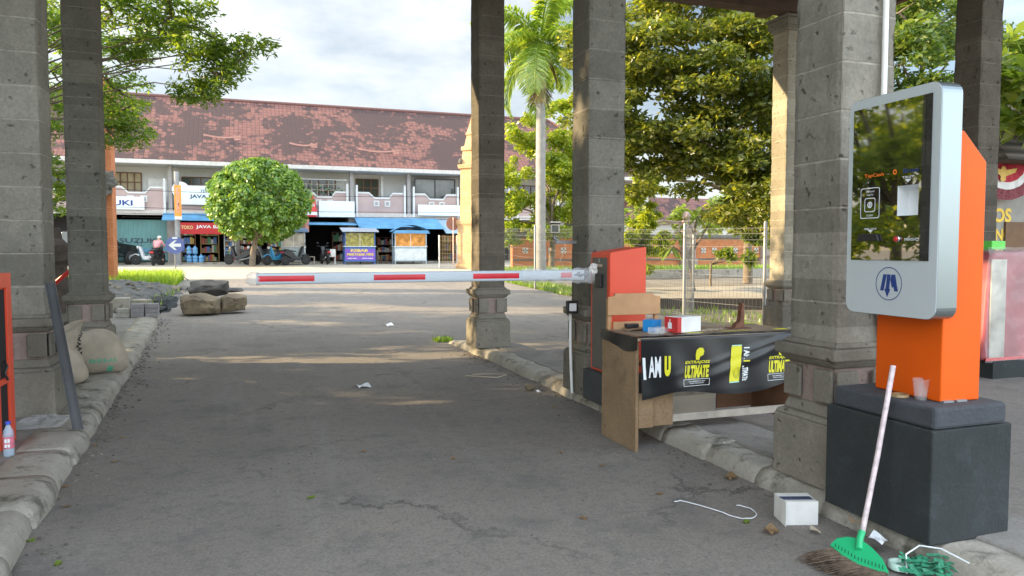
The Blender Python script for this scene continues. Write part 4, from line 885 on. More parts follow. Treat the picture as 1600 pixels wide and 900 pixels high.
def post(t, x, y, h_=1.95, r_=.035):
    return MB().tube([(x, y, g(y)-.02), (x, y, g(y)+h_), (x, y, g(y)+h_+.03)], [r_, r_, r_*.5], 10).build('post', GALV, t)
fn_ = thing('wire_fence', 'galvanised wire mesh fence with round posts running along the driveway', 'fence', (8.35, 16, g(16)))
fp = [(9.3, 8.3), (8.95, 11.3), (8.42, 13.15), (8.38, 17.15), (8.3, 21.3), (8.5, 25.6)]
for i, p in enumerate(fp):
    post(fn_, *p)
    if i: wire_panel(fn_, fp[i-1], p)
f2 = thing('gate_leaf', 'open wire mesh gate leaf behind the fence corner', 'gate', (9.2, 15, g(15)))
post(f2, 9.55, 14.55, 1.75, .03); wire_panel(f2, (8.5, 13.2), (9.55, 14.55), 1.75)
b = MB(); b.tube([(8.5, 13.2, 1.87), (9.0, 13.9, 1.97), (9.4, 14.4, 1.93), (9.55, 14.55, 1.80)], .02, 8); b.build('top_rail', GALV, f2)
# low dark wall behind the fence
b = MB(); b.obox((12.2, 14.35, g(15)+.02), (7.2, .18, .42), zrot(math.atan2(-1.0, 2.75))); tag(b.build('retaining_wall', conc_mat('dark_wall', (.07, .06, .05), (.12, .10, .085), st=.4)), 'low dark retaining wall behind the wire fence', 'wall')
# far gate panel and sign by the tower
gp_ = thing('wire_gate', 'short rust-tinted wire gate beside the orange gate tower', 'gate', (9.1, 35, g(35)))
ox = [8.65, 9.55]
for x in ox: MB().tube([(x, 35, g(35)), (x, 35, 2.15)], .035, 8).build('post', WHITE, gp_)
b = MB()
for i in range(12): x = 8.65+.9*i/11; b.tube([(x, 35, g(35)+.1), (x, 35, 2.12)], .008, 3, False)
for i in range(8): z = g(35)+.1+i*.21; b.tube([(8.65, 35, z), (9.55, 35, z)], .008, 3, False)
b.build('wire_panel', mat('yellow_wire', (.5, .38, .2), .6), gp_)
ns = thing('round_sign', 'back of a round rust-brown traffic sign left of the orange tower', 'sign', (9.25, 34.6, g(34.6)))
MB().tube([(9.25, 34.6, g(34.6)), (9.25, 34.6, 3.0)], .03, 8).build('post', mat('sign_post', (.62, .5, .45), .6), ns)
b = MB(); b.lathe((9.25, 34.65, 2.70), [(.33, 0), (.33, .02)], 28, 'y'); b.build('disc', mat('sign_back', (.30, .13, .09), .6), ns)

SUNBR = brick_mat('sunlit_brick', (.52, .32, .16), (.60, .40, .22), (.45, .33, .2))  # brick lightened for the tower: the sun's glare is put into the colour
def balinese_tower(cx, cy, rz, w_, H, label, group):
    z0 = g(cy); t = thing('gate_tower', label, 'tower', (0, 0, 0), group)
    b = MB(); prof = [(0, .62), (.25, .62), (.27, .55), (2.0/7*H*.95, .55), (2.0/7*H, .60), (2.15/7*H, .60), (2.2/7*H, .46), (4.4/7*H, .44), (4.45/7*H, .52), (4.6/7*H, .55), (4.65/7*H, .42), (5.2/7*H, .36), (5.25/7*H, .42), (5.4/7*H, .42), (5.45/7*H, .30), (5.9/7*H, .22), (5.95/7*H, .27), (6.1/7*H, .2), (6.5/7*H, .10), (H, .03)]
    for i in range(len(prof)-1):
        (za, a), (zb, c) = prof[i], prof[i+1]; b.frus(0, 0, za, zb-.0015, a*w_, c*w_)
    b.build('brick_body', SUNBR, t)
    b = MB(); 
    for k in range(9):
        z = .4+k*.34
        if z+.3 > 4.3/7*H: break
        for sy in (-1, 1): b.box(-.30*w_, .30*w_, sy*.56*w_-.03, sy*.56*w_+.03, z, z+.26); b.box(-.16*w_, .16*w_, sy*.60*w_-.02, sy*.60*w_+.02, z+.05, z+.2)
    for sx in (-1, 1):
        for sy in (-1, 1): b.rock((sx*.44*w_, sy*.44*w_, 4.75/7*H), (.12*w_, .12*w_, .18), 3, 1, .3)
    b.build('stone_carving', CARVE, t, bevel=.02)
    t.location = (cx, cy, z0); t.rotation_euler.z = rz; return t
balinese_tower(10.25, 34.6, R(42), 1.0, 7.6, 'tall orange brick gate tower with stepped finial, left side sunlit', None)
# left gate pier (nearer, mostly hidden)
lp = thing('gate_pier', 'orange brick and carved grey stone pier left of the shop street', 'pier', (-4.2, 24.4, g(24)))
z0 = g(24)
b = MB(); b.box(-4.9, -3.68, 24.1, 24.9, z0, z0+.25); b.box(-4.85, -3.74, 24.15, 24.85, z0+.25, 6.4); b.build('brick_body', BRICK, lp)
b = MB(); b.box(-4.5, -3.92, 24.06, 24.149, z0+.26, 5.6)
for k in range(11): z = z0+.4+k*.43; w_ = .26 if k % 3 else .31; b.box(-4.21-w_, -4.21+w_, 23.99-.02*(k % 3 == 0), 24.058, z, z+.33); b.box(-4.21-w_*.6, -4.21+w_*.6, 23.95, 23.988, z+.06, z+.27)
b.build('stone_carving', CARVE, lp, bevel=.03, seg=3)
b = MB(); b.rock((-3.92, 23.9, 3.3), (.28, .25, .35), 6, 3, .7); b.build('carved_figure', CARVE, lp)

# brick wall on the right
bw = thing('brick_wall', 'orange brick boundary wall with white lattice blocks and carved pilasters', 'wall', (16, 31, g(31)))
b = MB(); b.box(11.0, 30, 31.0, 31.3, g(31), 1.98); b.build('wall_face', BRICK, bw)
b = MB(); b.box(11, 30, 30.93, 31.37, 1.983, 2.09); b.box(11, 30, 30.97, 31.33, 2.093, 2.17); b.build('coping', CARVE, bw)
b = MB(); b.box(11, 30, 30.95, 30.998, .95, 1.02); b.box(11, 30, 30.93, 30.998, .48, .66); b.build('stone_band', CARVE, bw)
for x in [11.6+i*.62 for i in range(29)]:
    if any(abs(x-q) < .6 for q in (15.3, 20.0, 24.6, 28.8)): continue
    b = MB(); b.box(x-.13, x+.13, 30.97, 30.998, 1.28, 1.54); fb = b.build('lattice_block', mat('lattice_pale', (.50, .46, .42), .8), bw)
    b = MB()
    for (a, c) in ((0, .075), (0, -.075), (.075, 0), (-.075, 0)): b.prism([(.03, 0), (0, .045), (-.03, 0), (0, -.045)] if a == 0 else [(.045, 0), (0, .03), (-.045, 0), (0, -.03)], (x+a, 30.968, 1.41+c), (1,0,0), (0,0,1), (0,-.002,0))
    b.build('opening', BLACKM, fb)
for x in (15.3, 20.0, 24.6, 28.8):
    b = MB(); b.box(x-.45, x+.45, 30.75, 31.45, g(31), 1.0); b.box(x-.36, x+.36, 30.8, 31.4, 1.003, 2.2); b.box(x-.48, x+.48, 30.7, 31.5, 2.203, 2.35); b.box(x-.28, x+.28, 30.85, 31.35, 2.353, 2.75); b.box(x-.34, x+.34, 30.8, 31.4, 2.753, 2.85)
    b.rock((x, 31.1, 3.05), (.2, .2, .26), int(x), 2, .5); b.box(x-.2, x+.2, 30.72, 30.798, 1.1, 2.1); b.build('pilaster', PINKST if x > 16 else CARVE, bw, bevel=.03)
tag(MB().box(9.5, 40, 24.9, 25.1, g(25), g(25)+.32).build('kerb', KERB), kind='structure')

# ================================================================== SHOP BUILDING
BY = 45.0; GZ = .75
sb = thing('shop_building', 'long two-storey shop row with red tiled roof and white balconies', 'building', (5, 48, GZ))
XL, XR = -16.0, 26.0
def roofpart():
    b = MB(); e = 44.35; ez = 6.30; rz_ = 10.75; ry = 50.0
    b.add([(XL, e, ez), (XR, e, ez), (20.4, ry, rz_), (XL, ry, rz_), (XR, 56, ez), (XL, 56, ez)], [(0,1,2,3), (1,4,2), (4,5,3,2), (0,3,5), (0,5,4,1)])
    return b.build('roof', ROOFT, sb)
roofpart()
b = MB(); b.tube([(XL, 50, 10.78), (20.4, 50, 10.78)], .11, 6); b.tube([(20.4, 50, 10.78), (XR, 44.35, 6.33)], .1, 6); b.build('ridge_cap', mat('ridge_tile', (.16, .08, .07), .85), sb)
MB().box(XL, XR, 44.25, 44.34, 6.08, 6.30).build('fascia', mat('fascia', (.55, .53, .50), .8), sb)
MB().box(XL, XR, 44.36, 46.5, 6.10, 6.17).build('soffit', WALLW, sb)
MB().box(XL, XR, 46.5, 46.7, 3.62, 6.10).build('upper_wall', WALLW, sb)
MB().box(XL, XR, 45.0, 46.5, 3.45, 3.62).build('balcony_floor', WALLW, sb)
MB().box(XL, XR, 44.93, 45.0, 3.35, 3.60).build('slab_edge', mat('slab_edge', (.50, .47, .43), .8), sb)
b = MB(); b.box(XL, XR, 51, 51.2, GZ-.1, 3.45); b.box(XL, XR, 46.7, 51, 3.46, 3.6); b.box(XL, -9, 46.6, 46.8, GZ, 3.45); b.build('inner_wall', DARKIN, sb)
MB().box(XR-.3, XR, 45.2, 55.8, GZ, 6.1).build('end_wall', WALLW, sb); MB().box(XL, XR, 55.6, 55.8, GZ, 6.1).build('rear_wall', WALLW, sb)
cols = [-14.3, -10.9, -7.5, -4.1, -.75, 2.5, 5.8, 9.25, 12.6, 16.0, 19.4, 22.8]
for x in cols:
    b = MB(); b.box(x-.10, x+.10, 45.05, 45.45, 3.63, 6.09); b.build('column', mat('column_grey', (.36, .34, .33), .85), sb)
    for s_ in (-.28, .28): MB().box(x+s_-.06, x+s_+.06, 44.9, 45.02, 3.4, 5.35 if s_ < 0 else 5.3).build('railing_post', WALLW, sb)
    MB().box(x-.2, x+.2, 45.02, 45.4, GZ, 3.44).build('column', mat('column_low', (.30, .27, .25), .85), sb)
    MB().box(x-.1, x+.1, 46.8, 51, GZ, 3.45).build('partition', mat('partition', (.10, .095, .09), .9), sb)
for i in range(len(cols)-1):
    x0, x1 = cols[i]+.35, cols[i+1]-.35; w_ = x1-x0; b = MB()
    poly = [(0, 3.62), (w_, 3.62), (w_, 4.80), (w_*.76, 4.80), (w_*.68, 4.50), (w_*.36, 4.50), (w_*.24, 4.80), (0, 4.80)]
    b.prism(poly, (x0, 45.0, 0), (1,0,0), (0,0,1), (0,.12,0)); b.build('parapet', PINKW, sb)
    b = MB(); P2 = [(0, 4.80), (w_*.24, 4.80), (w_*.36, 4.50), (w_*.68, 4.50), (w_*.76, 4.80), (w_, 4.80)]
    for (a0, z0_), (a1, z1_) in zip(P2, P2[1:]):
        b.add([(x0+a0, 44.96, z0_), (x0+a1, 44.96, z1_), (x0+a1, 44.96, z1_+.1), (x0+a0, 44.96, z0_+.1), (x0+a0, 45.16, z0_), (x0+a1, 45.16, z1_), (x0+a1, 45.16, z1_+.1), (x0+a0, 45.16, z0_+.1)], [(0,1,2,3),(7,6,5,4),(0,4,5,1),(3,2,6,7),(0,3,7,4),(1,5,6,2)])
    b.build('coping', WALLW, sb)
    for q in (-.33, .33):
        b = MB(); xc = x0+w_*.52+q; b.box(xc-.17, xc+.17, 44.965, 44.998, 4.05, 4.40); v_ = b.build('vent_block', WALLW, sb)
        b = MB(); b.box(xc-.10, xc+.10, 44.955, 44.963, 4.12, 4.33); b.build('opening', mat('vent_grey', (.35, .33, .32), .8), v_)
def framed(x0, x1, z0_, z1_, nx, nz, fm, gm, name='window', y=46.45):
    b = MB(); t_ = .06
    for i in range(nx+1): x = x0+(x1-x0)*i/nx; b.box(x-t_/2, x+t_/2, y-.02, y+.03, z0_, z1_)
    for j in range(nz+1): z = z0_+(z1_-z0_)*j/nz; b.box(x0, x1, y-.035, y-.022, z-t_/2, z+t_/2)
    f = b.build(name, fm, sb); MB().box(x0+.01, x1-.01, y+.032, y+.045, z0_+.01, z1_-.01).build('pane', gm, f)
CURT = mat('curtain_pane', (.42, .34, .2), .5, var=.2, scale=3)
framed(-7.1, -5.7, 3.65, 5.75, 4, 4, BROWN, CURT); framed(-3.6, -1.6, 4.7, 5.6, 4, 2, BROWN, GLASSD); framed(3.0, 5.0, 3.65, 5.7, 4, 3, BROWN, GLASSD, 'door')
framed(6.25, 7.6, 3.65, 5.8, 3, 4, BROWN, GLASSD, 'door'); framed(9.75, 12.3, 4.0, 5.85, 2, 1, DKMET, mat('grey_glass', (.14, .15, .15), .12, var=.4, scale=1.2), 'window', 45.6)
framed(13.2, 15.2, 3.65, 5.7, 4, 3, BROWN, GLASSD, 'door'); framed(-10.3, -8.3, 3.65, 5.7, 4, 3, BROWN, GLASSD, 'door'); framed(16.8, 18.8, 3.65, 5.7, 4, 3, BROWN, GLASSD)
b = MB(); b.box(-5.35, -4.35, 46.40, 46.46, 4.1, 5.45); b.build('board', WHITE, sb)
MB().box(7.75, 7.9, 46.3, 46.49, 3.7, 6.0).build('drain_pipe', WHITE, sb)
# shutter of the left shop
sh = MB()
for i in range(44): x = -7.1+i*.064; sh.box(x, x+.045, 45.5, 45.53 if i % 2 else 45.55, .85, 3.05)
for i in range(44): pass
so_ = sh.build('shutter', TEAL, sb)
MB().box(-7.12, -4.3, 45.56, 45.6, .8, 3.1).build('shutter_back', mat('teal_dark', (.13, .29, .28), .7), so_)
text('print', 'SUZUKI', mat('dark_lettering', (.05, .09, .10), .6), so_, plane((-5.75, 45.49, 1.95), (1,0,0), (0,0,1), 2.0, .26), .03)
MB().box(-7.12, -4.3, 45.45, 45.485, 1.30, 1.52).build('blue_band', mat('band_blue', (.12, .30, .42), .6), so_)
# awnings
def awning(x0, x1, y0, z0_, z1_, label, m=BLUEA, drop=0):
    b = MB(); n = int((x1-x0)/.09)
    b.grid(lambda u, v: (x0+(x1-x0)*u, 44.9-(44.9-y0)*v, z1_-(z1_-z0_)*v+.02*math.sin(u*n*math.pi)), n, 2, False)
    o = b.build('awning', m, recalc=False); s_ = o.modifiers.new('s', 'SOLIDIFY'); s_.thickness = .02
    return tag(o, label, 'awning')
awning(-4.45, -.95, 43.9, 3.02, 3.45, 'blue awning above the red shop banner on the left')
awning(2.3, 6.2, 43.4, 2.85, 3.05, 'blue corrugated awning between the round tree and the purple cart')
awning(5.9, 10.9, 42.6, 2.65, 3.35, 'long blue corrugated awning above the two food carts')
awning(10.95, 14.5, 42.6, 2.4, 3.3, 'pale blue sheet awning at the right end of the shops', mat('pale_blue', (.28, .40, .52), .5))
for x in (9.0, 5.95): tag(MB().tube([(x, 42.75, g(42.75)), (x, 42.75, 2.75)], .035, 8).build('awning_post', DKMET), 'thin dark awning post %s' % ('between the purple and blue food carts' if x > 6 else 'left of the purple food cart'), 'post')
# signs
def board(name, x0, x1, z0_, z1_, y, m, label, txts=(), cat='sign'):
    t = thing(name, label, cat, ((x0+x1)/2, y, z0_)); MB().box(x0, x1, y-.05, y, z0_, z1_).build('panel', m, t)
    for s_, xc, zc_, w_, h_, mm in txts: text('print', s_, mm, t, plane((xc, y-.056, zc_), (1,0,0), (0,0,1), w_, h_), .03)
    return t
SGN = mat('sign_white', (.72, .80, .82), .45, var=.04); INK = mat('sign_ink', (.04, .08, .16), .6)
board('shop_sign', -8.3, -5.38, 3.62, 4.32, 44.9, SGN, 'white sign with blue SUZUKI lettering on the left balcony', [('SUZUKI', -7.0, 3.98, 2.1, .30, BLUEP)])
jb = board('shop_sign', -3.6, -1.0, 3.95, 5.0, 44.85, SGN, 'white sign reading TOKO JAVA BALI on the balcony', [('TOKO', -2.25, 4.72, .6, .14, INK), ('JAVA BALI', -2.25, 4.38, 1.7, .26, INK)])
b = MB(); b.lathe((-3.55, 44.84, 4.75), [(.45, 0), (.45, .04)], 28, 'y'); b.build('round_panel', WHITE, jb); b = MB(); b.prism([(-.33, -.1), (-.18, .12), (-.02, 0), (.12, .14), (.33, -.1)], (-3.55, 44.83, 4.72), (1,0,0), (0,0,1), (0,-.01,0)); b.build('print', mat('logo_red', (.55, .12, .08), .5), jb)
board('shop_banner', -3.75, -.55, 2.30, 2.92, 43.95, mat('banner_red', (.55, .03, .035), .6), 'red banner reading JAVA BALI hanging over the shop front', [('JAVA BALI', -2.0, 2.68, 1.5, .22, WPR), ('TOKO', -3.2, 2.66, .6, .2, mat('banner_yellow', (.8, .6, .3), .6))])
board('blank_signboard', 3.85, 5.9, 3.35, 4.30, 44.7, SGN, 'blank white signboard above the blue awning left of the column')
board('blank_signboard', 9.75, 12.45, 3.55, 4.20, 44.8, SGN, 'blank pale signboard under the dark upper window on the right')
bs = thing('bottle_sign', 'red bottle-shaped sign with white label mounted on the balcony', 'sign', (3.4, 44.6, 3.3))
MB().lathe((3.4, 44.6, 3.35), [(.30, 0), (.33, .1), (.33, .45), (.27, .55), (.27, .85), (.22, 1.0), (.14, 1.1), (.14, 1.3)], 18).build('bottle_body', RED, bs)
MB().lathe((3.4, 44.6, 3.45), [(.335, .0), (.335, .2)], 18).build('paper_label', WPR, bs); MB().lathe((3.4, 44.6, 4.66), [(.155, 0), (.155, .09)], 18).build('cap', WPR, bs); text('print', 'TEH', WPR, bs, plane((3.4, 44.26, 4.02), (1,0,0), (0,0,1), .34, .16), .03)
b = MB(); b.lathe((2.95, 43.6, 2.45), [(.25, 0), (.25, .7)], 14); tag(b.build('round_lightbox', mat('lightbox_red', (.5, .22, .18), .6, var=.5, scale=3)), 'hanging reddish drum-shaped shop sign right of the round tree', 'sign')
ac = MB().box(-3.95, -3.75, 45.9, 46.4, 4.75, 5.6); ac.build('air_conditioner', WHITE, sb)
# bird-cage shelf on balcony
bs_ = thing('balcony_shelf', 'open metal shelf of cages and pots on the balcony above the blank signboard', 'shelf', (4.2, 45.3, 4.5))
b = MB()
for i in range(9): x = 2.85+i*.32; b.box(x, x+.03, 45.3, 45.33, 4.6, 5.55-.2*(i % 3 == 1))
for z in (4.62, 4.95, 5.3): b.box(2.8, 5.5, 45.31, 45.34, z, z+.035)
b.build('rack', mat('rack_pale', (.40, .36, .30), .7), bs_); MB().box(2.75, 5.5, 44.98, 45.02, 5.55, 5.59).build('rail', WALLW, bs_)
b = MB(); rg = random.Random(9)
for i in range(14): x = 2.9+i*.18; b.rock((x, 45.2, 4.75+rg.random()*.5), (.09, .07, .08), i, 1, .4)
b.build('potted_leaves', mat('pot_leaves', (.13, .2, .12), .8, var=.6, scale=6), bs_)

# shop goods: shelves, crates, gallons
GOODS = [mat('goods_red', (.45, .08, .06), .5), mat('goods_yellow', (.55, .38, .10), .5), mat('goods_white', (.55, .52, .48), .5), mat('goods_blue', (.08, .18, .42), .5), mat('goods_green', (.10, .28, .14), .5), mat('goods_brown', (.25, .15, .08), .6)]
def shelf(x, y, w_, h_, label, fm, seed, rows=4):
    z0_ = g(y)+.09 if y > 44 else g(y); t = thing('shop_shelf', label, 'shelf', (x, y, z0_), 'shelves of goods in the shops'); b = MB()
    for i in range(rows+1): z = z0_+.05+i*(h_-.1)/rows; b.box(x-w_/2, x+w_/2, y-.18, y+.18, z, z+.03)
    for s_ in (-1, 1):
        for q in (-.18, .15): b.box(x+s_*w_/2-.02, x+s_*w_/2+.02, y+q, y+q+.03, z0_, z0_+h_)
    b.build('frame', fm, t); rg = random.Random(seed)
    mb_ = MB()
    for i in range(rows):
        z = z0_+.082+i*(h_-.1)/rows; xx = x-w_/2+.04
        while xx < x+w_/2-.12:
            ww = rg.uniform(.06, .16); mb_.mat = rg.randrange(6); mb_.box(xx, xx+ww, y-.15, y+.1, z, z+rg.uniform(.4, .85)*(h_-.1)/rows); xx += ww+.015
    o = mb_.build('goods', GOODS, t); return t
shelf(-2.15, 45.7, .95, 2.0, 'tall yellow shelf of goods in the middle of the red-banner shop', mat('frame_wood', (.42, .27, .1), .7), 1)
shelf(-1.05, 45.0, .6, 1.5, 'white drinks shelf right of the tall yellow shelf', mat('frame_white', (.6, .6, .58), .6), 2, 5)
shelf(-3.25, 45.5, .7, 2.0, 'dark shelf of red packets at the left of the red-banner shop', BROWN, 3)
shelf(-.1, 45.4, .9, 1.7, 'low shelf of red and white goods beside the round tree trunk', BROWN, 4, 5)
shelf(1.6, 45.2, 1.2, 1.3, 'brown shelf with yellow packets behind the motorbikes', BROWN, 5, 3)
shelf(5.3, 46.6, 1.0, 1.8, 'dark shelf inside the shop left of the purple cart', BROWN, 6, 3)
shelf(8.2, 46.4, 1.4, 1.5, 'shelf of boxes in the dark shop between the two food carts', BROWN, 7, 3)
shelf(12.3, 46.2, 1.3, 1.7, 'shelf in the dark shop right of the blue roofed cart', BROWN, 8, 3)
GAL = mat('gallon_blue', (.16, .42, .72), .2, var=.15)
b = MB(); b.lathe((0, 0, 0), [(.12, 0), (.135, .02), (.135, .15), (.125, .16), (.125, .19), (.135, .2), (.135, .32), (.05, .39), (.035, .42), (.035, .45)], 14)
gal = None; gi = [(-3.15, 0), (-2.85, 0), (-2.55, 0), (-3.15, 1), (-2.85, 1)]
for k_, (x, r_) in enumerate(gi):
    if gal is None: gal = b.build('water_gallon', GAL); o = gal
    else: o = gal.copy(); COL.objects.link(o)
    o.location = (x, 44.35, GZ+.09+r_*.46-.09); tag(o, 'blue water gallon, %s in the stack under the red banner, %s column' % (('bottom', 'second', 'third', 'top')[r_], {-3.15: 'leftmost', -2.85: 'second', -2.55: 'third', -2.25: 'rightmost'}[x]), 'water gallon', 'blue water gallons outside the shop')
# food carts
def cart(x, y, w_, h_, dpt, body, front, glass, roofm, label, roof='flat', words=()):
    z0_ = g(y); t = thing('food_cart', label, 'food cart', (x, y, z0_)); cb = z0_+.16; ct = z0_+h_*.48; gt = z0_+h_*.88
    b = MB(); b.box(x-w_/2, x+w_/2, y-dpt/2, y+dpt/2, cb, ct); cbo = b.build('counter', body, t, bevel=.01)
    MB().box(x-w_/2+.03, x+w_/2-.03, y-dpt/2-.012, y-dpt/2-.002, cb+.08, ct-.12).build('front_panel', front, cbo)
    MB().box(x-w_/2-.03, x+w_/2+.03, y-dpt/2-.06, y+dpt/2, ct+.002, ct+.04).build('shelf_edge', WHITE, cbo)
    for sx in (-1, 1):
        for sy in (-1, 1): MB().box(x+sx*(w_/2-.03)-.025, x+sx*(w_/2-.03)+.025, y+sy*(dpt/2-.03)-.025, y+sy*(dpt/2-.03)+.025, z0_, gt).build('post', body, t)
    MB().box(x-w_/2+.06, x+w_/2-.06, y-dpt/2+.05, y-dpt/2+.06, ct+.05, gt-.05).build('glass_pane', glass, t)
    MB().box(x-.012, x+.012, y-dpt/2+.04, y-dpt/2+.048, ct+.05, gt-.05).build('mullion', WHITE, t)
    b = MB(); e = .16
    if roof == 'flat': b.add([(x-w_/2-e, y-dpt/2-.25, gt+.0), (x+w_/2+e, y-dpt/2-.25, gt), (x+w_/2+e, y+dpt/2+.1, gt+.22), (x-w_/2-e, y+dpt/2+.1, gt+.22), (x-w_/2-e, y-dpt/2-.25, gt+.05), (x+w_/2+e, y-dpt/2-.25, gt+.05), (x+w_/2+e, y+dpt/2+.1, gt+.27), (x-w_/2-e, y+dpt/2+.1, gt+.27)], [(0,1,2,3),(4,5,6,7),(0,1,5,4),(1,2,6,5),(2,3,7,6),(3,0,4,7)])
    else:
        b.grid(lambda u, v: (x+(w_/2+e)*(2*u-1), y-dpt/2-.22+(dpt+.4)*v, gt+.04+.38*math.sin(math.pi*u)**.8), 30, 4); b.prism([(-w_/2-e, 0), (w_/2+e, 0), (w_/2, .18), (-w_/2, .18)], (x, y-dpt/2-.23, gt-.06), (1,0,0), (0,0,1), (0,.02,0))
    b.build('roof', roofm, t)
    for s_, xc, zc_, ww, hh, mm in words: text('print', s_, mm, cbo, plane((x+xc, y-dpt/2-.02, cb+zc_), (1,0,0), (0,0,1), ww, hh), .04)
    return t
GOR = mat('cart_glass_orange', (.62, .28, .07), .25, var=.45, scale=5); GYE = mat('cart_glass_yellow', (.30, .27, .06), .2, var=.7, scale=6); GCL = mat('cart_glass_clear', (.42, .38, .3), .15, var=.4, scale=3)
YT = mat('cart_yellow', (.75, .6, .12), .5)
cart(5.8, 42.2, 1.7, 2.05, .9, mat('cart_blue', (.06, .16, .42), .5), PURPLE, GYE, mat('roof_steel', (.40, .44, .50), .4, .3), 'food cart with purple front and yellow lettering', 'flat', [('KEBAB', -.05, .62, .95, .16, YT), ('MARTABAK MINI', 0, .40, 1.45, .15, YT), ('ANEKA RASA', -.45, .18, .5, .06, WPR), ('PESAN DISINI', .4, .18, .6, .06, WPR)])
cart(8.68, 42.3, 1.85, 2.05, .9, mat('cart_pale', (.42, .52, .58), .5), mat('cart_white', (.62, .66, .66), .5), GOR, BLUEA, 'food cart with arched blue roof and orange glass', 'arch')
cart(2.25, 42.5, 1.25, 2.0, .9, mat('cart_frame', (.55, .6, .62), .5), mat('cart_mint', (.48, .58, .58), .5), GCL, mat('roof_blue_dark', (.10, .18, .28), .6), 'white glass-fronted cart half hidden by the round tree', 'flat')
# stools, chairs
def stool(x, y, label, m, h_=.45, w_=.36):
    z0_ = g(y); t = thing('stool', label, 'stool', (x, y, z0_)); MB().box(x-w_/2, x+w_/2, y-w_/2, y+w_/2, z0_+h_-.04, z0_+h_).build('seat', m, t)
    for sx in (-1, 1):
        for sy in (-1, 1): MB().box(x+sx*(w_/2-.03)-.02, x+sx*(w_/2-.03)+.02, y+sy*(w_/2-.03)-.02, y+sy*(w_/2-.03)+.02, z0_, z0_+h_-.041).build('leg', m, t)
    return t
stool(3.2, 42.3, 'low wooden stool right of the glass cart', WOODG); stool(7.3, 42.9, 'dark stool left of the blue roofed cart', BROWN, .5)
pc = thing('plastic_chair', 'white plastic chair left of the purple food cart', 'chair', (4.3, 42.3, g(42.3))); z0_ = g(42.3)
MB().box(4.1, 4.5, 42.1, 42.5, z0_+.42, z0_+.45).build('seat', WHITE, pc); MB().box(4.1, 4.5, 42.1, 42.13, z0_+.46, z0_+.85).build('backrest', WHITE, pc)
for x in (4.11, 4.46):
    for y in (42.11, 42.47): MB().box(x, x+.03, y, y+.03, z0_, z0_+.419).build('leg', WHITE, pc)
tb = thing('shop_table', 'long dark table with benches between the two food carts', 'table', (7.6, 43.5, g(43.5))); z0_ = g(43.5)
MB().box(6.95, 8.3, 43.2, 43.8, z0_+.72, z0_+.76).build('tabletop', WOODG, tb)
for x in (7.0, 8.2):
    for y in (43.25, 43.7): MB().box(x, x+.05, y, y+.05, z0_, z0_+.719).build('leg', WOODG, tb)

# ------------------------------------------------------------------ motorbikes
def motorbike(body, trim, label):
    t = thing('motorbike', label, 'motorbike', (0, 0, 0), 'motorbikes parked in front of the shops')
    for x in (-.62, .62):
        b = MB(); n = 22
        b.lathe((x, -.05, .28), [(.20, 0), (.25, .005), (.28, .03), (.28, .07), (.25, .095), (.20, .10)], n, 'y'); wv = b.build('wheel', RUBBER, t)
        b = MB(); b.lathe((x, -.03, .28), [(.03, -.02), (.03, .08)], 10, 'y')
        for k in range(5): a = k*2*math.pi/5; b.tube([(x, .0, .28), (x+.21*math.cos(a), .0, .28+.21*math.sin(a))], .014, 5)
        b.build('rim', GALV, wv)
    b = MB(); b.prism([(-.85, .72), (-.80, .60), (-.45, .42), (-.2, .30), (.18, .26), (.28, .38), (.40, .78), (.48, .98), (.38, 1.0), (.28, .80), (.15, .45), (-.05, .48), (-.2, .68), (-.5, .76)], (0, -.11, 0), (1,0,0), (0,0,1), (0,.22,0)); b.build('body', body, t, bevel=.03)
    b = MB(); b.prism([(.42, .55), (.62, .6), (.80, .52), (.84, .42), (.76, .50), (.60, .56), (.44, .48)], (0, -.07, 0), (1,0,0), (0,0,1), (0,.14,0)); b.build('mudguard', body, t, bevel=.015)
    b = MB(); b.prism([(-.72, .765), (-.2, .71), (-.05, .72), (-.02, .76), (-.3, .80), (-.7, .86)], (0, -.12, 0), (1,0,0), (0,0,1), (0,.24,0)); b.build('seat', BLACK, t, bevel=.02)
    b = MB(); b.tube([(.36, -.33, 1.02), (.42, -.12, 1.0), (.42, .12, 1.0), (.36, .33, 1.02)], .016, 6); b.build('handlebar', DKMET, t)
    for s_ in (-1, 1): MB().tube([(.40, s_*.2, 1.02), (.42, s_*.26, 1.16)], .008, 5).rock((.41, s_*.28, 1.19), (.02, .07, .04), 1, 2, .02, smooth=True).build('mirror', DKMET, t)
    b = MB(); b.rock((.50, 0, .93), (.06, .10, .08), 2, 2, .05, smooth=True); b.build('headlight', WHITE, t)
    b = MB(); b.tube([(.45, 0, .9), (.62, 0, .28)], .035, 8); b.build('fork', trim, t)
    b = MB(); b.box(-.88, -.80, -.09, .09, .64, .72); b.build('tail_light', RED, t, bevel=.01)
    b = MB(); b.box(-.83, -.815, -.11, .11, .48, .60); b.build('number_plate', BLACK, t)
    b = MB(); b.tube([(-.1, .12, .26), (-.4, .15, .30), (-.78, .16, .40)], .04, 8); b.build('exhaust', GALV, t); MB().rock((-.25, 0, .30), (.20, .10, .14), 4, 2, .2).build('engine', DKMET, t)
    return t
bk = [(mat('bike_black', (.02, .022, .025), .3), GALV), (mat('bike_blue', (.06, .35, .65), .3), DKMET), (mat('bike_white', (.65, .66, .68), .3), DKMET), (mat('bike_grey', (.10, .11, .12), .3), GALV)]
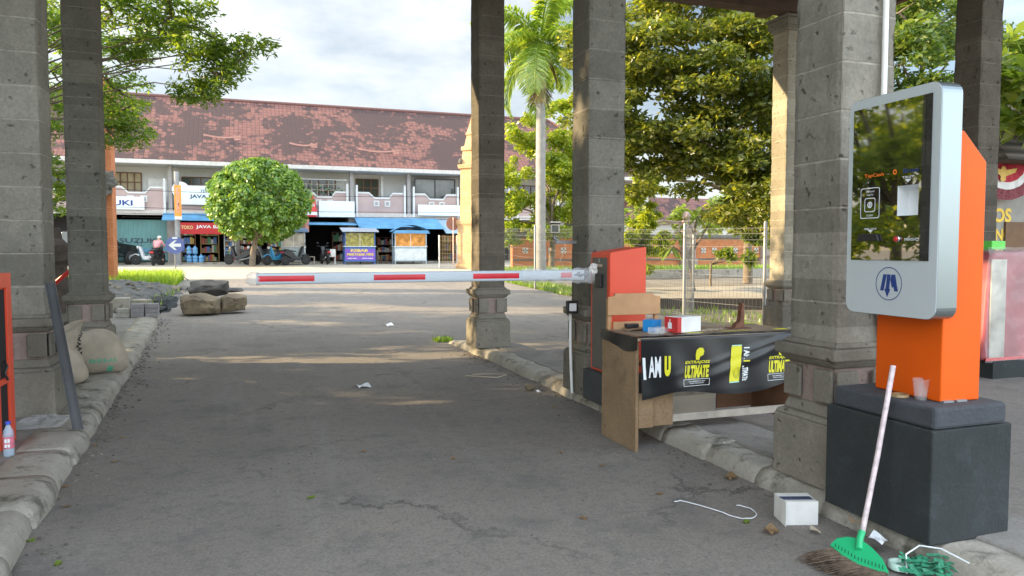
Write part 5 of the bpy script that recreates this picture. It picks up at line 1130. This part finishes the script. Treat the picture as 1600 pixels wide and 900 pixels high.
bikes = [(-.55, 42.6, 150, 0, 'black scooter leftmost of the row under the round tree'), (.35, 42.9, 215, 3, 'dark grey scooter by the trunk of the round tree'), (.85, 42.2, 150, 3, 'grey motorbike just right of the tree trunk'), (1.35, 41.7, 215, 1, 'blue and black scooter in front of the glass cart'), (2.35, 41.7, 30, 0, 'black scooter with raised handlebars right of the blue one'), (3.95, 42.6, 100, 0, 'black scooter seen end-on left of the white plastic chair'), (-5.1, 43.4, 165, 2, 'white and black scooter parked right of the dark car')]
protos = {}
for x, y, a, k_, lab in bikes:
    if k_ not in protos: o = protos[k_] = motorbike(*bk[k_], lab)
    else: o = copy_tree(protos[k_])
    o['label'] = lab; o.location = (x, y, g(y)+.002); o.rotation_euler.z = R(a)
rbk = copy_tree(protos[0]); rbk['label'] = 'black scooter carrying the rider in the pink shirt'; rbk.location = (-4.5, 42.4, g(42.4)); rbk.rotation_euler.z = R(75)
def skinned(name, edges, m, parent, subd=1):
    pts, rad, idx = [], [], {}
    def vid(p, r_):
        k = tuple(round(q, 4) for q in p)
        if k not in idx: idx[k] = len(pts); pts.append(k); rad.append(r_)
        return idx[k]
    E_ = [(vid(a, ra), vid(c, rc_)) for (a, ra), (c, rc_) in edges]
    me = bpy.data.meshes.new(name); me.from_pydata(pts, E_, []); o = bpy.data.objects.new(name, me); COL.objects.link(o); o.parent = parent
    md = o.modifiers.new('skin', 'SKIN'); sv = me.skin_vertices[0].data
    for i, r_ in enumerate(rad): sv[i].radius = (r_, r_)
    sv[0].use_root = True
    s_ = o.modifiers.new('sub', 'SUBSURF'); s_.levels = subd; s_.render_levels = subd
    me.materials.append(m); return o
pr = thing('person', 'person in a pink shirt and white cap bending over a black scooter', 'person', (0, 0, 0))
pel = ((-.25, 0, .86), .13); che = ((.02, 0, 1.20), .14); nek = ((.14, 0, 1.33), .05); hea = ((.21, 0, 1.42), .09); top_ = ((.24, 0, 1.50), .07)
arms = [];
for s_ in (-1, 1):
    sho = ((.03, s_*.18, 1.24), .06); elb = ((.12, s_*.25, 1.02), .042); wr = ((.33, s_*.28, 1.02), .03); ha = ((.39, s_*.28, 1.02), .035)
    hip = ((-.24, s_*.10, .82), .09); kn = ((.14, s_*.17, .72), .065); an = ((.06, s_*.19, .28), .045); ft = ((.2, s_*.19, .26), .04)
    arms.append((sho, elb, wr, ha, hip, kn, an, ft))
ed = [(pel, che), (che, nek), (nek, hea), (hea, top_)]
for sho, elb, wr, ha, hip, kn, an, ft in arms: ed += [(che, sho), (sho, elb), (elb, wr), (wr, ha), (pel, hip), (hip, kn), (kn, an), (an, ft)]
pb = skinned('body', ed, SKIN, pr)
big = lambda q, k=.016: (q[0], q[1]+k)
ed = [(big(pel), big(che, .02))]
for sho, elb, wr, ha, *_ in arms: ed += [(big(che, .02), big(sho)), (big(sho), big(elb)), (big(elb), (tuple((Vector(elb[0])*.4+Vector(wr[0])*.6)), .05))]
skinned('shirt', ed, mat('pink_shirt', (.62, .28, .30), .8), pr)
ed = []
for s__ in arms: ed += [(big(pel, .012), big(s__[4])), (big(s__[4]), big(s__[5])), (big(s__[5]), (tuple(Vector(s__[6][0])+Vector((0, 0, .05))), .06))]
skinned('trousers', ed, BLACKM, pr)
b = MB(); b.rock((.215, 0, 1.465), (.115, .10, .085), 1, 3, .02, smooth=True); b.build('cap', WHITE, pr)
pr.location = rbk.location; pr.rotation_euler.z = rbk.rotation_euler.z
# dark pickup at left
car = thing('parked_car', 'dark green off-road car parked beside the brick pier, rear towards the driveway', 'car', (0, 0, 0))
CB = mat('car_dark', (.012, .022, .02), .25, coat=.5); 
b = MB(); b.prism([(-2.0, .42), (-2.05, .95), (-1.95, 1.02), (-1.72, 1.72), (-.1, 1.76), (.45, 1.18), (1.75, 1.05), (1.9, .85), (1.9, .42)], (0, -.8, 0), (1,0,0), (0,0,1), (0,1.6,0)); b.build('body', CB, car, bevel=.06, seg=3)
for s_ in (-1, 1):
    b = MB(); b.prism([(-1.78, 1.08), (-1.62, 1.60), (-.95, 1.62), (-.95, 1.10)], (0, s_*.803-.003, 0), (1,0,0), (0,0,1), (0,.006,0)); b.build('side_window', GLASSD, car)
    b = MB(); b.prism([(-.86, 1.10), (-.86, 1.62), (-.22, 1.62), (.15, 1.14)], (0, s_*.803-.003, 0), (1,0,0), (0,0,1), (0,.006,0)); b.build('side_window', GLASSD, car)
    MB().box(-2.085, -2.04, s_*.68-.08, s_*.68+.08, .72, .92).build('tail_light', RED, car)
    for x in (-1.25, 1.25):
        b = MB(); b.lathe((x, s_*.74-.12, .36), [(.2, 0), (.34, .01), (.37, .05), (.37, .19), (.34, .23), (.2, .24)], 26, 'y'); wv = b.build('wheel', RUBBER, car); MB().lathe((x, s_*.74-.125, .36), [(.06, -.004), (.2, .0), (.2, .25), (.06, .254)], 18, 'y').build('rim', GALV, wv)
b = MB(); b.add([(-2.0, -.62, 1.06), (-2.0, .62, 1.06), (-1.80, .58, 1.62), (-1.80, -.58, 1.62)], [(0,1,2,3)]); b.add([(-2.03, -.62, 1.05), (-2.03, .62, 1.05), (-1.83, .58, 1.63), (-1.83, -.58, 1.63)], [(0,1,2,3)]); b.build('rear_window', GLASSD, car)
MB().box(-2.12, -2.06, -.75, .75, .42, .56).build('bumper', DKMET, car, bevel=.02); MB().box(-2.13, -2.122, -.2, .2, .6, .70).build('number_plate', WHITE, car)
car.location = (-7.3, 43.2, g(43.0)); car.rotation_euler.z = R(62)

# ------------------------------------------------------------------ street furniture left
rs = thing('direction_sign', 'round blue sign with white left arrow on a thin leaning post', 'sign', (-2.4, 27.6, g(27.6))); gz = g(27.6)
b = MB(); b.tube([(-2.40, 27.6, .72), (-2.40, 27.6, 1.9)], .022, 8); b.tube([(-2.40, 27.6, .72), (-1.95, 26.8, gz+.02)], .02, 8); b.tube([(-2.40, 27.6, .74), (-2.62, 27.75, gz+.02)], .018, 8); b.build('post', GALV, rs)
b = MB(); b.lathe((-2.40, 27.57, 1.60), [(.295, 0), (.295, -.012)], 32, 'y'); dd_ = b.build('disc', mat('sign_blue', (.13, .17, .42), .5), rs)
b = MB(); A = [(-.20, 0), (-.02, .16), (.06, .16), (-.04, .055), (.19, .055), (.19, -.055), (-.04, -.055), (.06, -.16), (-.02, -.16)]
b.add([(-2.40+a, 27.55, 1.60+c) for a, c in A], [(0,1,2,3), (0,3,4,5,6), (0,6,7,8)]); b.build('print', WPR, dd_); MB().box(-2.48, -2.32, 27.552, 27.556, 1.815, 1.875).build('print', WPR, dd_)
up_ = thing('utility_pole', 'grey concrete utility pole carrying an orange vertical banner', 'pole', (-3.62, 43.3, g(43)))
MB().tube([(-3.62, 43.3, g(43)), (-3.62, 43.3, 5.6)], [.16, .12], 10).build('pole_shaft', mat('pole_grey', (.30, .30, .31), .8), up_)
vb = thing('vertical_banner', 'narrow orange vertical banner strapped to the utility pole', 'banner', (-3.55, 43.0, 3.05))
MB().box(-3.72, -3.38, 42.96, 43.0, 3.05, 4.86).build('panel', mat('banner_orange', (.85, .32, .05), .6, var=.2, scale=3), vb); MB().box(-3.72, -3.38, 42.95, 42.958, 3.05, 3.2).build('print', WPR, vb)
text('print', 'PROMO', mat('banner_pink', (.75, .35, .3), .6), vb, lambda a, c: (-3.46-.18*c, 42.95, 4.7-1.3*a), .03)
for k_, (z0_, z1_) in enumerate(((3.55, 3.75), (4.4, 4.65), (3.2, 3.35))):
    b = MB(); b.tube([(-14+i*4, 43.0, z0_+(z1_-z0_)*abs(i-4)/4+.03*k_) for i in range(10)], .012, 4); tag(b.build('power_line', BLACKM), ('thin black cable crossing the shop fronts just above the awnings', 'highest black cable crossing in front of the balconies', 'lowest black cable strung in front of the awnings')[k_], 'cable')
for (xa, xb, za, lab) in ((2.3, 3.9, 7.6, 'faded red streamer snagged on the tiled roof above the round tree'), (6.3, 8.8, 7.4, 'faded red streamer on the tiled roof near its middle'), (-2.4, -.4, 7.9, 'torn red streamer on the left part of the tiled roof')):
    b = MB(); b.grid(lambda u, v: (xa+(xb-xa)*u, 44.35+(za-6.3)*1.27-.10, za+.10-.12*math.sin(math.pi*u)+.10*v), 12, 1); b.add([(xb-.25, 45.4+(za-7)*1.2-.3, za-.7), (xb, 45.4+(za-7)*1.2-.25, za-.7), (xb, 44.3+(za-6.3)*1.27, za+.15), (xb-.4, 44.3+(za-6.3)*1.27, za+.2)], [(0,1,2,3)])
    tag(b.build('streamer', mat('streamer', (.42, .22, .18), .8)), lab, 'streamer')

# ------------------------------------------------------------------ guard post at right
gd = thing('guard_post', 'guard post with dark tiled roof and yellow lettering at the right edge', 'guard post', (14, 11, 0))
MB().box(12.4, 17, 9.7, 13.5, 0, 3.0).build('wall', mat('guard_wall', (.30, .29, .26), .8), gd)
MB().box(12.9, 14.4, 9.66, 9.698, .4, 1.95).build('doorway', mat('door_brown', (.16, .085, .04), .7), gd)
b = MB(); b.add([(11.9, 8.9, 2.95), (18, 8.9, 2.95), (16.5, 11.5, 5.0), (13.9, 11.5, 5.0), (18, 14.2, 2.95), (11.9, 14.2, 2.95)], [(0,1,2,3), (1,4,2), (4,5,3,2), (5,0,3), (0,5,4,1)])
def dark_roof():
    m, t, b_, N, K = nodes('dark_tiles'); V = N('ShaderNodeTexCoord').outputs['Object']
    wv_ = N('ShaderNodeTexWave'); wv_.bands_direction = 'Z'; wv_.inputs['Scale'].default_value = 1.9; wv_.inputs['Distortion'].default_value = .6; K(V, wv_.inputs['Vector'])
    K(mixc(N, K, wv_.outputs[0], (.06, .05, .045), (.16, .13, .11)), b_.inputs['Base Color']); bp = N('ShaderNodeBump'); bp.inputs['Distance'].default_value = .06; K(wv_.outputs[0], bp.inputs['Height']); K(bp.outputs[0], b_.inputs['Normal']); b_.inputs['Roughness'].default_value = .85; return m
b.build('roof', dark_roof(), gd)
GY = mat('guard_yellow', (.72, .48, .03), .5)
for s_, xc, zc_, w_, h_ in (('POS', 12.76, 2.07, .62, .26), ('PENGAWAS', 13.12, 1.72, 1.4, .22), ('JUMPA', 12.95, 1.47, .8, .13)): text('print', s_, GY, gd, plane((xc, 9.69, zc_), (1,0,0), (0,0,1), w_, h_), .04)
bu = thing('bunting', 'red and white round bunting with a gold bird emblem on the guard post', 'bunting', (12.75, 9.4, 2.3))
def sector(r0, r1, y, m, name, par, n=24, a0=180, a1=360, cx_=12.55, cz_=3.0):
    b = MB(); vs = [(cx_+r*math.cos(R(a0+(a1-a0)*i/n)), y+.012*math.sin(i*2.2), cz_+r*math.sin(R(a0+(a1-a0)*i/n))*.8) for r in (r0, r1) for i in range(n+1)]
    b.add(vs, [(i, i+1, n+2+i, n+1+i) for i in range(n)]); return b.build(name, m, par)
WCL = mat('white_cloth', (.7, .7, .68), .8); RCL = mat('red_cloth', (.45, .03, .05), .8)
sector(.62, .85, 9.42, mat('maroon_fringe', (.20, .05, .06), .9, var=.6, scale=40), 'fringe', bu); sector(.46, .62, 9.41, WCL, 'white_band', bu); sector(.05, .46, 9.40, RCL, 'red_field', bu)
b = MB(); b.add([(12.40+a, 9.37, 2.78+c) for a, c in [(-.25, .05), (-.05, -.05), (-.06, -.12), (.0, -.15), (.07, -.12), (.07, -.05), (.30, .02), (.34, .10), (.08, .06), (.04, .12), (-.03, .12), (-.05, .06), (-.28, .12)]], [(0, 1, 11, 12), (1, 2, 3, 4, 5, 8, 9, 10, 11), (5, 6, 7, 8)]); b.build('emblem', mat('gold_print', (.6, .38, .05), .5), bu)
wp = thing('wrapped_cabinet', 'red and silver cabinet wrapped in clear plastic on a dark stone base at right', 'cabinet', (8.3, 6.2, 0))
MB().box(7.82, 9.1, 5.95, 6.6, .0, .20).build('base', BLKP, wp)
b = MB(); b.prism([(7.72, .20), (9.2, .20), (9.2, 1.45), (7.86, 1.42), (7.80, 1.36)], (0, 6.0, 0), (1,0,0), (0,0,1), (0,.55,0)); b.build('body', mat('wrapped_pink', (.38, .085, .10), .4, var=.25, scale=2.5), wp, bevel=.09, seg=4)
MB().box(7.80, 8.03, 5.985, 5.998, .22, 1.34).build('silver_door', mat('wrapped_silver', (.42, .42, .38), .3, .5, var=.45, scale=3), wp); MB().box(7.75, 9.2, 5.98, 5.996, .20, .235).build('bottom_trim', RED, wp)
b = MB(); b.grid(lambda u, v: (7.70+1.53*u, 5.955+.02*mnoise.noise(Vector((u*7, v*9, 2)))+.012*mnoise.noise(Vector((u*25, v*20, 2))), .19+1.29*v+.02*mnoise.noise(Vector((u*6, 0, 8)))), 60, 50); b.build('plastic_film', mat('wrap_film', (.8, .8, .82), .15, alpha=.16, var=.02), wp)
tag(MB().box(8.0, 8.22, 6.15, 6.4, 1.45, 1.55).build('green_crate', mat('lime_plastic', (.12, .62, .08), .5), bevel=.01), 'small lime green tray standing on the wrapped cabinet', 'tray')
b = MB(); 
for i in range(30): b.rock((7.6+rg.gauss(0, .35), 6.3+rg.gauss(0, .2), .02), (.05, .04, .035), i, 1, .4)
tag(b.build('rubble', MATS['rubble_grey']), 'small heap of broken stones beside the wrapped cabinet', 'rubble', kind='stuff')
b = MB(); b.tube([(-2.62, 11.6, .9), (-2.2, 11.4, 1.25)], .03, 8); tag(b.build('red_pipe', RED), 'red pipe glimpsed between the two left pillars', 'pipe')
b = MB(); b.tube([(-2.95, 13.0, .1), (-2.85, 13, .6), (-2.85, 13, 1.2), (-2.95, 13, 1.75)], [.28, .22, .2, .22], 9); b.rock((-2.85, 12.9, 1.4), (.3, .2, .22), 5, 2, .5); tag(b.build('tree_stump', mat('dark_bark', (.07, .055, .045), .9, var=.4, scale=8, bump=.8)), 'dark gnarled stump glimpsed between the two left pillars', 'tree stump')

# ================================================================== TREES
# round clipped tree
bt2 = thing('round_tree', 'round clipped street tree in front of the shops', 'tree', (.5, 40, g(40)))
b = MB(); b.tube([(.1, 40, g(40)), (.15, 40, 1.3), (.4, 40, 2.4)], [.17, .15, .13], 9)
for a in range(7): b.tube([(.5, 40, 2.0), (.5+math.cos(a)*.7, 40+math.sin(a)*.7, 2.8), (.5+math.cos(a)*1.3, 40+math.sin(a)*1.3, 3.6)], [.08, .05, .03], 6)
b.build('trunk', BARK, bt2)
cl = []; rg = random.Random(31)
for i in range(260):
    th = rg.uniform(0, 2*math.pi); u = rg.uniform(-1, 1); s_ = math.sqrt(1-u*u); q = 1+.13*mnoise.noise(Vector((s_*math.cos(th)*2.2, s_*math.sin(th)*2.2, u*2.2)))
    zz = 2.08*u if u > 0 else 2.12*u
    cl.append((.5+2.32*q*s_*math.cos(th), 40+2.32*q*s_*math.sin(th), 3.98+zz*.93, .30, .30, .26))
cl.append((.5, 40, 3.9, 1.9, 1.9, 1.6))
leaf_mesh('crown', LF_BALL, bt2, cl, 26000, .155, 5, droop=.55, aspect=.85, outward=.45)
# palm
pl = thing('palm_tree', 'tall pale-trunked palm beyond the fence', 'palm', (10.35, 26, g(26)))
b = MB(); zz = [g(26), 2, 4, 6, 6.9]; b.tube([(10.35, 26, z) for z in zz], [.24, .19, .185, .18, .16], 14); b.build('trunk', PALMB, pl)
b = MB(); b.tube([(10.35, 26, 6.9), (10.34, 26, 7.4), (10.33, 26, 8.6), (10.33, 26, 9.3)], [.19, .23, .16, .09], 12); b.build('crownshaft', mat('crownshaft', (.38, .36, .16), .6, var=.25, scale=5), pl)
LFP = leaf_mat('leaf_palm', (.13, .24, .03), (.24, .36, .05), (.40, .48, .10), .55)
rg = random.Random(12)
def frond(t, base, az, el, Lf, m, droop=1.0, wmax=.75, seed=0):
    r2 = random.Random(seed); d = Vector((math.cos(az), math.sin(az), 0)); b = MB(); pts = []; n = 22; p = Vector(base); e = el
    for i in range(n+1):
        pts.append(p.copy()); p = p+(d*math.cos(e)+Vector((0, 0, math.sin(e))))*Lf/n; e -= droop*(1.9/n)*(.4+i/n*1.2)
    b.tube(pts, [.035*(1-i/n)+.006 for i in range(n+1)], 4, False); side = Vector((-d.y, d.x, 0))
    for i in range(2, n):
        for k in range(5):
            f_ = i+k/5; a = min(int(f_), n-1); q = pts[a].lerp(pts[a+1], f_-a); w_ = wmax*math.sin(math.pi*(.12+.84*f_/n))**.7
            tg = (pts[a+1]-pts[a]).normalized()
            for s_ in (-1, 1):
                v = (side*s_*(.75+.2*r2.random())+tg*.45+Vector((0, 0, r2.uniform(-.7, .15)))).normalized()*w_*r2.uniform(.8, 1.1); e_ = q+v+Vector((0, 0, -.28*w_*r2.random())); md_ = q+v*.5+Vector((0, 0, .03)); nw = tg*.028
                b.add([q-nw, md_-nw*1.3, e_, md_+nw*1.3], [(0, 1, 2, 3)])
    return b.build('frond', m, t, recalc=False)
for i in range(24):
    az = i*2.399; el = R(80-((i*37) % 24)*5.2); frond(pl, (10.33, 26, 9.15+.1*math.sin(i)), az, el, rg.uniform(2.7, 3.3), LFP, 1.05 if el > .5 else .85, .72, i)
for i in range(2): frond(pl, (10.33, 26, 8.9), i*2.7+3.4, R(-50), 1.6, LF_BROWN, .4, .22, 40+i)
b = MB()
for i in range(90): a = rg.uniform(0, 6.28); r_ = rg.uniform(.1, .55); b.tube([(10.33+.15*math.cos(a), 26+.15*math.sin(a), 7.5), (10.33+r_*math.cos(a), 26+r_*math.sin(a), 7.5-rg.uniform(.1, .8))], .012, 3, False)
b.build('flower_stalk', LF_BROWN, pl)
# light tree behind the palm
tree('leafy_tree', 'yellow-green leafy tree directly behind the palm', (11.9, 28.6, g(28)), 2.0, [(10.2, 28.5, 3.3, 1.0, 1.1, 1.5), (9.9, 28.6, 4.6, .6, .8, .8), (12.2, 28.6, 3.2, 1.3, 1.2, 1.5), (12.6, 28.6, 5.2, 1.2, 1.1, 1.3), (11.0, 29, 6.2, .9, .9, .9), (12.6, 28.8, 7.2, .9, .9, .8), (9.9, 29, 2.6, .7, .8, .8), (12.4, 28.4, 4.2, 1.1, 1, 1), (11.0, 28.6, 2.4, 1.3, 1, .7), (11.6, 28.8, 5.0, .9, .9, .9)], LF_YEL, 26000, .18, .14, 21, k=9, f=.36)
# big dark tree on the right
bigc = [at(1010, 40, 17), at(1090, 30, 17.5), at(1170, 40, 16), at(1020, 130, 17.5), at(1100, 130, 16.5), at(1175, 120, 16), at(1010, 220, 18), at(1095, 220, 17), at(1170, 210, 16), at(1015, 262, 19), at(1125, 272, 17.5), at(1185, 290, 16), at(1190, 330, 16.5), at(1060, -40, 17), at(1150, -50, 17), at(1240, 60, 16), at(1250, 160, 16), at(1240, 250, 16), at(960, 60, 18), at(950, 180, 18)]
LF_BIG = leaf_mat('leaf_olive', (.075, .11, .02), (.14, .19, .03), (.36, .38, .07), .5)
tree('broadleaf_tree', 'large dark-leaved spreading tree behind the fence between two pillars', (16.7, 22.0, g(22)), 3.0, [(*p, 1.2, 1.9, .8) for p in bigc], LF_BIG, 80000, .165, .17, 33, k=14, f=.36, limbs=60, droop=.05, aspect=.45)
# trees further right
tree('leafy_tree', 'feathery tree seen between the near pillar and the top of the kiosk', (16.5, 14, 0), 3.0, [(*at(1405, 20, 13), 1.0, 1.2, .9), (*at(1450, 50, 13), .8, 1.1, .7), (*at(1410, 100, 13), .8, 1.1, .7), (*at(1465, 120, 13), .8, 1.0, .6), (*at(1430, 170, 13), 1.2, 1.0, .7), (*at(1500, 60, 14), 1.2, 1.0, 1.2), (*at(1370, 60, 14), .9, .8, 1.2)], LF_MID, 12000, .17, .16, 41, k=10, f=.36)
tree('frangipani_tree', 'frangipani with long bright leaves above the guard post roof', (14.5, 9.4, 0), 2.2, [(*at(1580, 130, 9.0), .55, .6, .45), (*at(1600, 100, 9.2), .6, .6, .5), (*at(1590, 175, 9), .6, .6, .35), (*at(1640, 150, 9.4), .9, .8, .8), (*at(1585, 85, 10), .5, .6, .35)], LF_BRIGHT, 1500, .36, .10, 43, k=6, f=.5, aspect=.34)
tree('leafy_tree', 'distant green tree behind the guard post roof', (21, 14.5, 0), 3.0, [(*at(1600, 90, 14), 2.0, 1.2, 1.0), (*at(1620, 160, 14), 1.5, 1.2, 1.0)], LF_MID, 3500, .26, .16, 47)
# shrubs behind the fence
tree('weeping_shrub', 'drooping pale green shrub behind the barrier cabinet', (11.3, 20.4, g(20)), 1.0, [(*at(992, 350, 20.3), .45, .5, .5), (*at(1005, 390, 20.3), .38, .4, .6), (*at(1000, 425, 20.0), .3, .4, .35), (*at(1018, 335, 20.6), .35, .4, .4), (*at(985, 310, 20.6), .6, .5, .6), (*at(1010, 290, 21), .6, .5, .5), (*at(1030, 380, 21), .3, .4, .4)], LF_YEL, 11000, .20, .05, 51, cat='shrub', droop=.8, aspect=.25, k=7)
fr = thing('frangipani_plant', 'young frangipani with star-shaped leaf clusters behind the fence', 'plant', (12.9, 19.6, g(19.6)))
b = MB(); heads = [at(1090, 338, 19.6), at(1062, 362, 19.6), at(1108, 350, 19.9), at(1050, 385, 19.5)]
for h_ in heads: b.tube([(12.9, 19.6, g(19.6)), (12.7, 19.6, 1.2), h_], [.06, .05, .03], 7)
b.build('trunk', BARK, fr); b = MB(); rg = random.Random(4)
for h_ in heads:
    for i in range(17):
        a = i*2.4; e = R(rg.uniform(-45, 60)); dv = Vector((math.cos(a)*math.cos(e), math.sin(a)*math.cos(e), math.sin(e))); sv_ = dv.cross(Vector((0, 0, 1))).normalized()*.055; Lf = rg.uniform(.45, .62)
        P_ = [h_+dv*Lf*q+Vector((0, 0, -.14*q*q)) for q in (.05, .4, .75, 1)]
        b.add([P_[0], P_[1]-sv_, P_[2]-sv_*.9, P_[3], P_[2]+sv_*.9, P_[1]+sv_], [(0,1,2,3,4,5)])
b.build('leaves', LF_BRIGHT, fr, recalc=False)
tree('leafy_shrub', 'tall bright shrub at the foot of the big dark tree', (14.6, 21.2, g(21)), .8, [(*at(1165, 368, 20.8), .7, .6, .3), (*at(1135, 392, 20.8), .22, .3, .4), (*at(1168, 400, 20.8), .16, .3, .4), (*at(1195, 372, 20.5), .4, .4, .3)], LF_BRIGHT, 2600, .2, .05, 55, cat='shrub', k=6)
tree('leafy_shrub', 'low green shrub behind the wire fence beyond the island', (10.9, 24.8, g(25)), .3, [(*at(905, 425, 25), .8, .5, .2), (*at(860, 330, 29.9), .6, .5, .5)], LF_MID, 1200, .2, .03, 56, cat='shrub', k=6)
tree('leafy_tree', 'far bright tree glimpsed behind the brick wall', (19.5, 36, g(36)), 2, [(*at(1060, 345, 38), 1.6, 1.2, 1.2), (*at(990, 350, 38), 1.5, 1.2, 1.2), (*at(1160, 335, 38), 3.0, 1.2, 2.0), (*at(1230, 330, 38), 2.5, 1.2, 2.2)], LF_BRIGHT, 6000, .3, .14, 57)
hs_ = thing('house', 'low white house with brown roof beyond the brick wall', 'house', (27, 44, .66))
MB().box(20.5, 45, 44, 50, .66, 3.4).build('wall', WALLW, hs_); b = MB(); b.add([(19.8, 43.4, 3.3), (45.5, 43.4, 3.3), (44, 47, 5.2), (21.5, 47, 5.2), (45.5, 50.6, 3.3), (19.8, 50.6, 3.3)], [(0,1,2,3), (1,4,2), (4,5,3,2), (5,0,3), (0,5,4,1)]); b.build('roof', ROOFT, hs_)
# left trees: the one whose branches hang into the view
lt = [(175, 25, 13), (225, 20, 13), (270, 25, 12.5), (315, 45, 12.5), (300, 85, 12.5), (350, 70, 12.3), (385, 85, 12.2), (335, 115, 12.4), (320, 140, 12.5), (250, 45, 13), (215, 60, 13.5), (175, 90, 14), (180, 140, 14.5), (185, 175, 15), (200, 195, 15), (170, 205, 15), (82, 40, 15), (82, 110, 16), (82, 200, 16), (84, 270, 16), (84, 315, 16), (120, 60, 15), (120, 160, 16), (60, 20, 14), (-20, 40, 14), (-40, 160, 15), (280, -20, 12.5), (210, -30, 13), (130, -30, 14)]
cl = []
for px, py, Y in lt:
    p = at(px, py, Y); s_ = .42 if px > 230 else .5; cl.append((p.x, p.y, p.z, s_, .75, s_*.62))
tree('overhanging_tree', 'tree with feathery branches reaching in from the upper left', (-5.6, 14.5, g(14)), 3.2, cl, leaf_mat('leaf_feathery', (.08, .17, .03), (.15, .27, .04), (.30, .40, .05), .5), 24000, .10, .20, 61, k=11, f=.44, limbs=110, br=.11, aspect=.32)
# hedge row of trees off to the left: their shade falls over the driveway
rowt = [(-11.8, 7.5), (-11.6, 11.0), (-8.6, 1.5), (-8.2, 5.0), (-8.8, 8.6), (-8.2, 12.0), (-8.9, 15.6), (-8.4, 19.4), (-8.8, 23.0)]
for i, (x, y) in enumerate(rowt):
    rg = random.Random(70+i); c_ = []
    for k_ in range(34 if y < 10 else 17): a = rg.uniform(0, 6.28); r_ = rg.uniform(0, 2.1); c_.append((x+r_*math.cos(a), y+r_*1.1*math.sin(a), (.9+8.8*k_/33) if y < 10 else rg.uniform(1.2, 6.8), *((1.2, 1.35, 1.0) if y < 10 else (1.0, 1.1, .8))))
    tree('roadside_tree', 'dense leafy tree of the row along the left side, number %d of the row from the viewer' % (i+1) if False else 'dense leafy tree in the row along the left side of the gateway', (x, y, g(y)), 1.6, c_, LF_MID if i in (0, 1, 2) else (LF_YEL if i in (5, 6, 7) else LF_BRIGHT), 34000 if y < 10 else 12500, .30 if y < 10 else .22, .18, 80+i, 'trees in the row left of the gateway', k=7, f=.5, limbs=10)
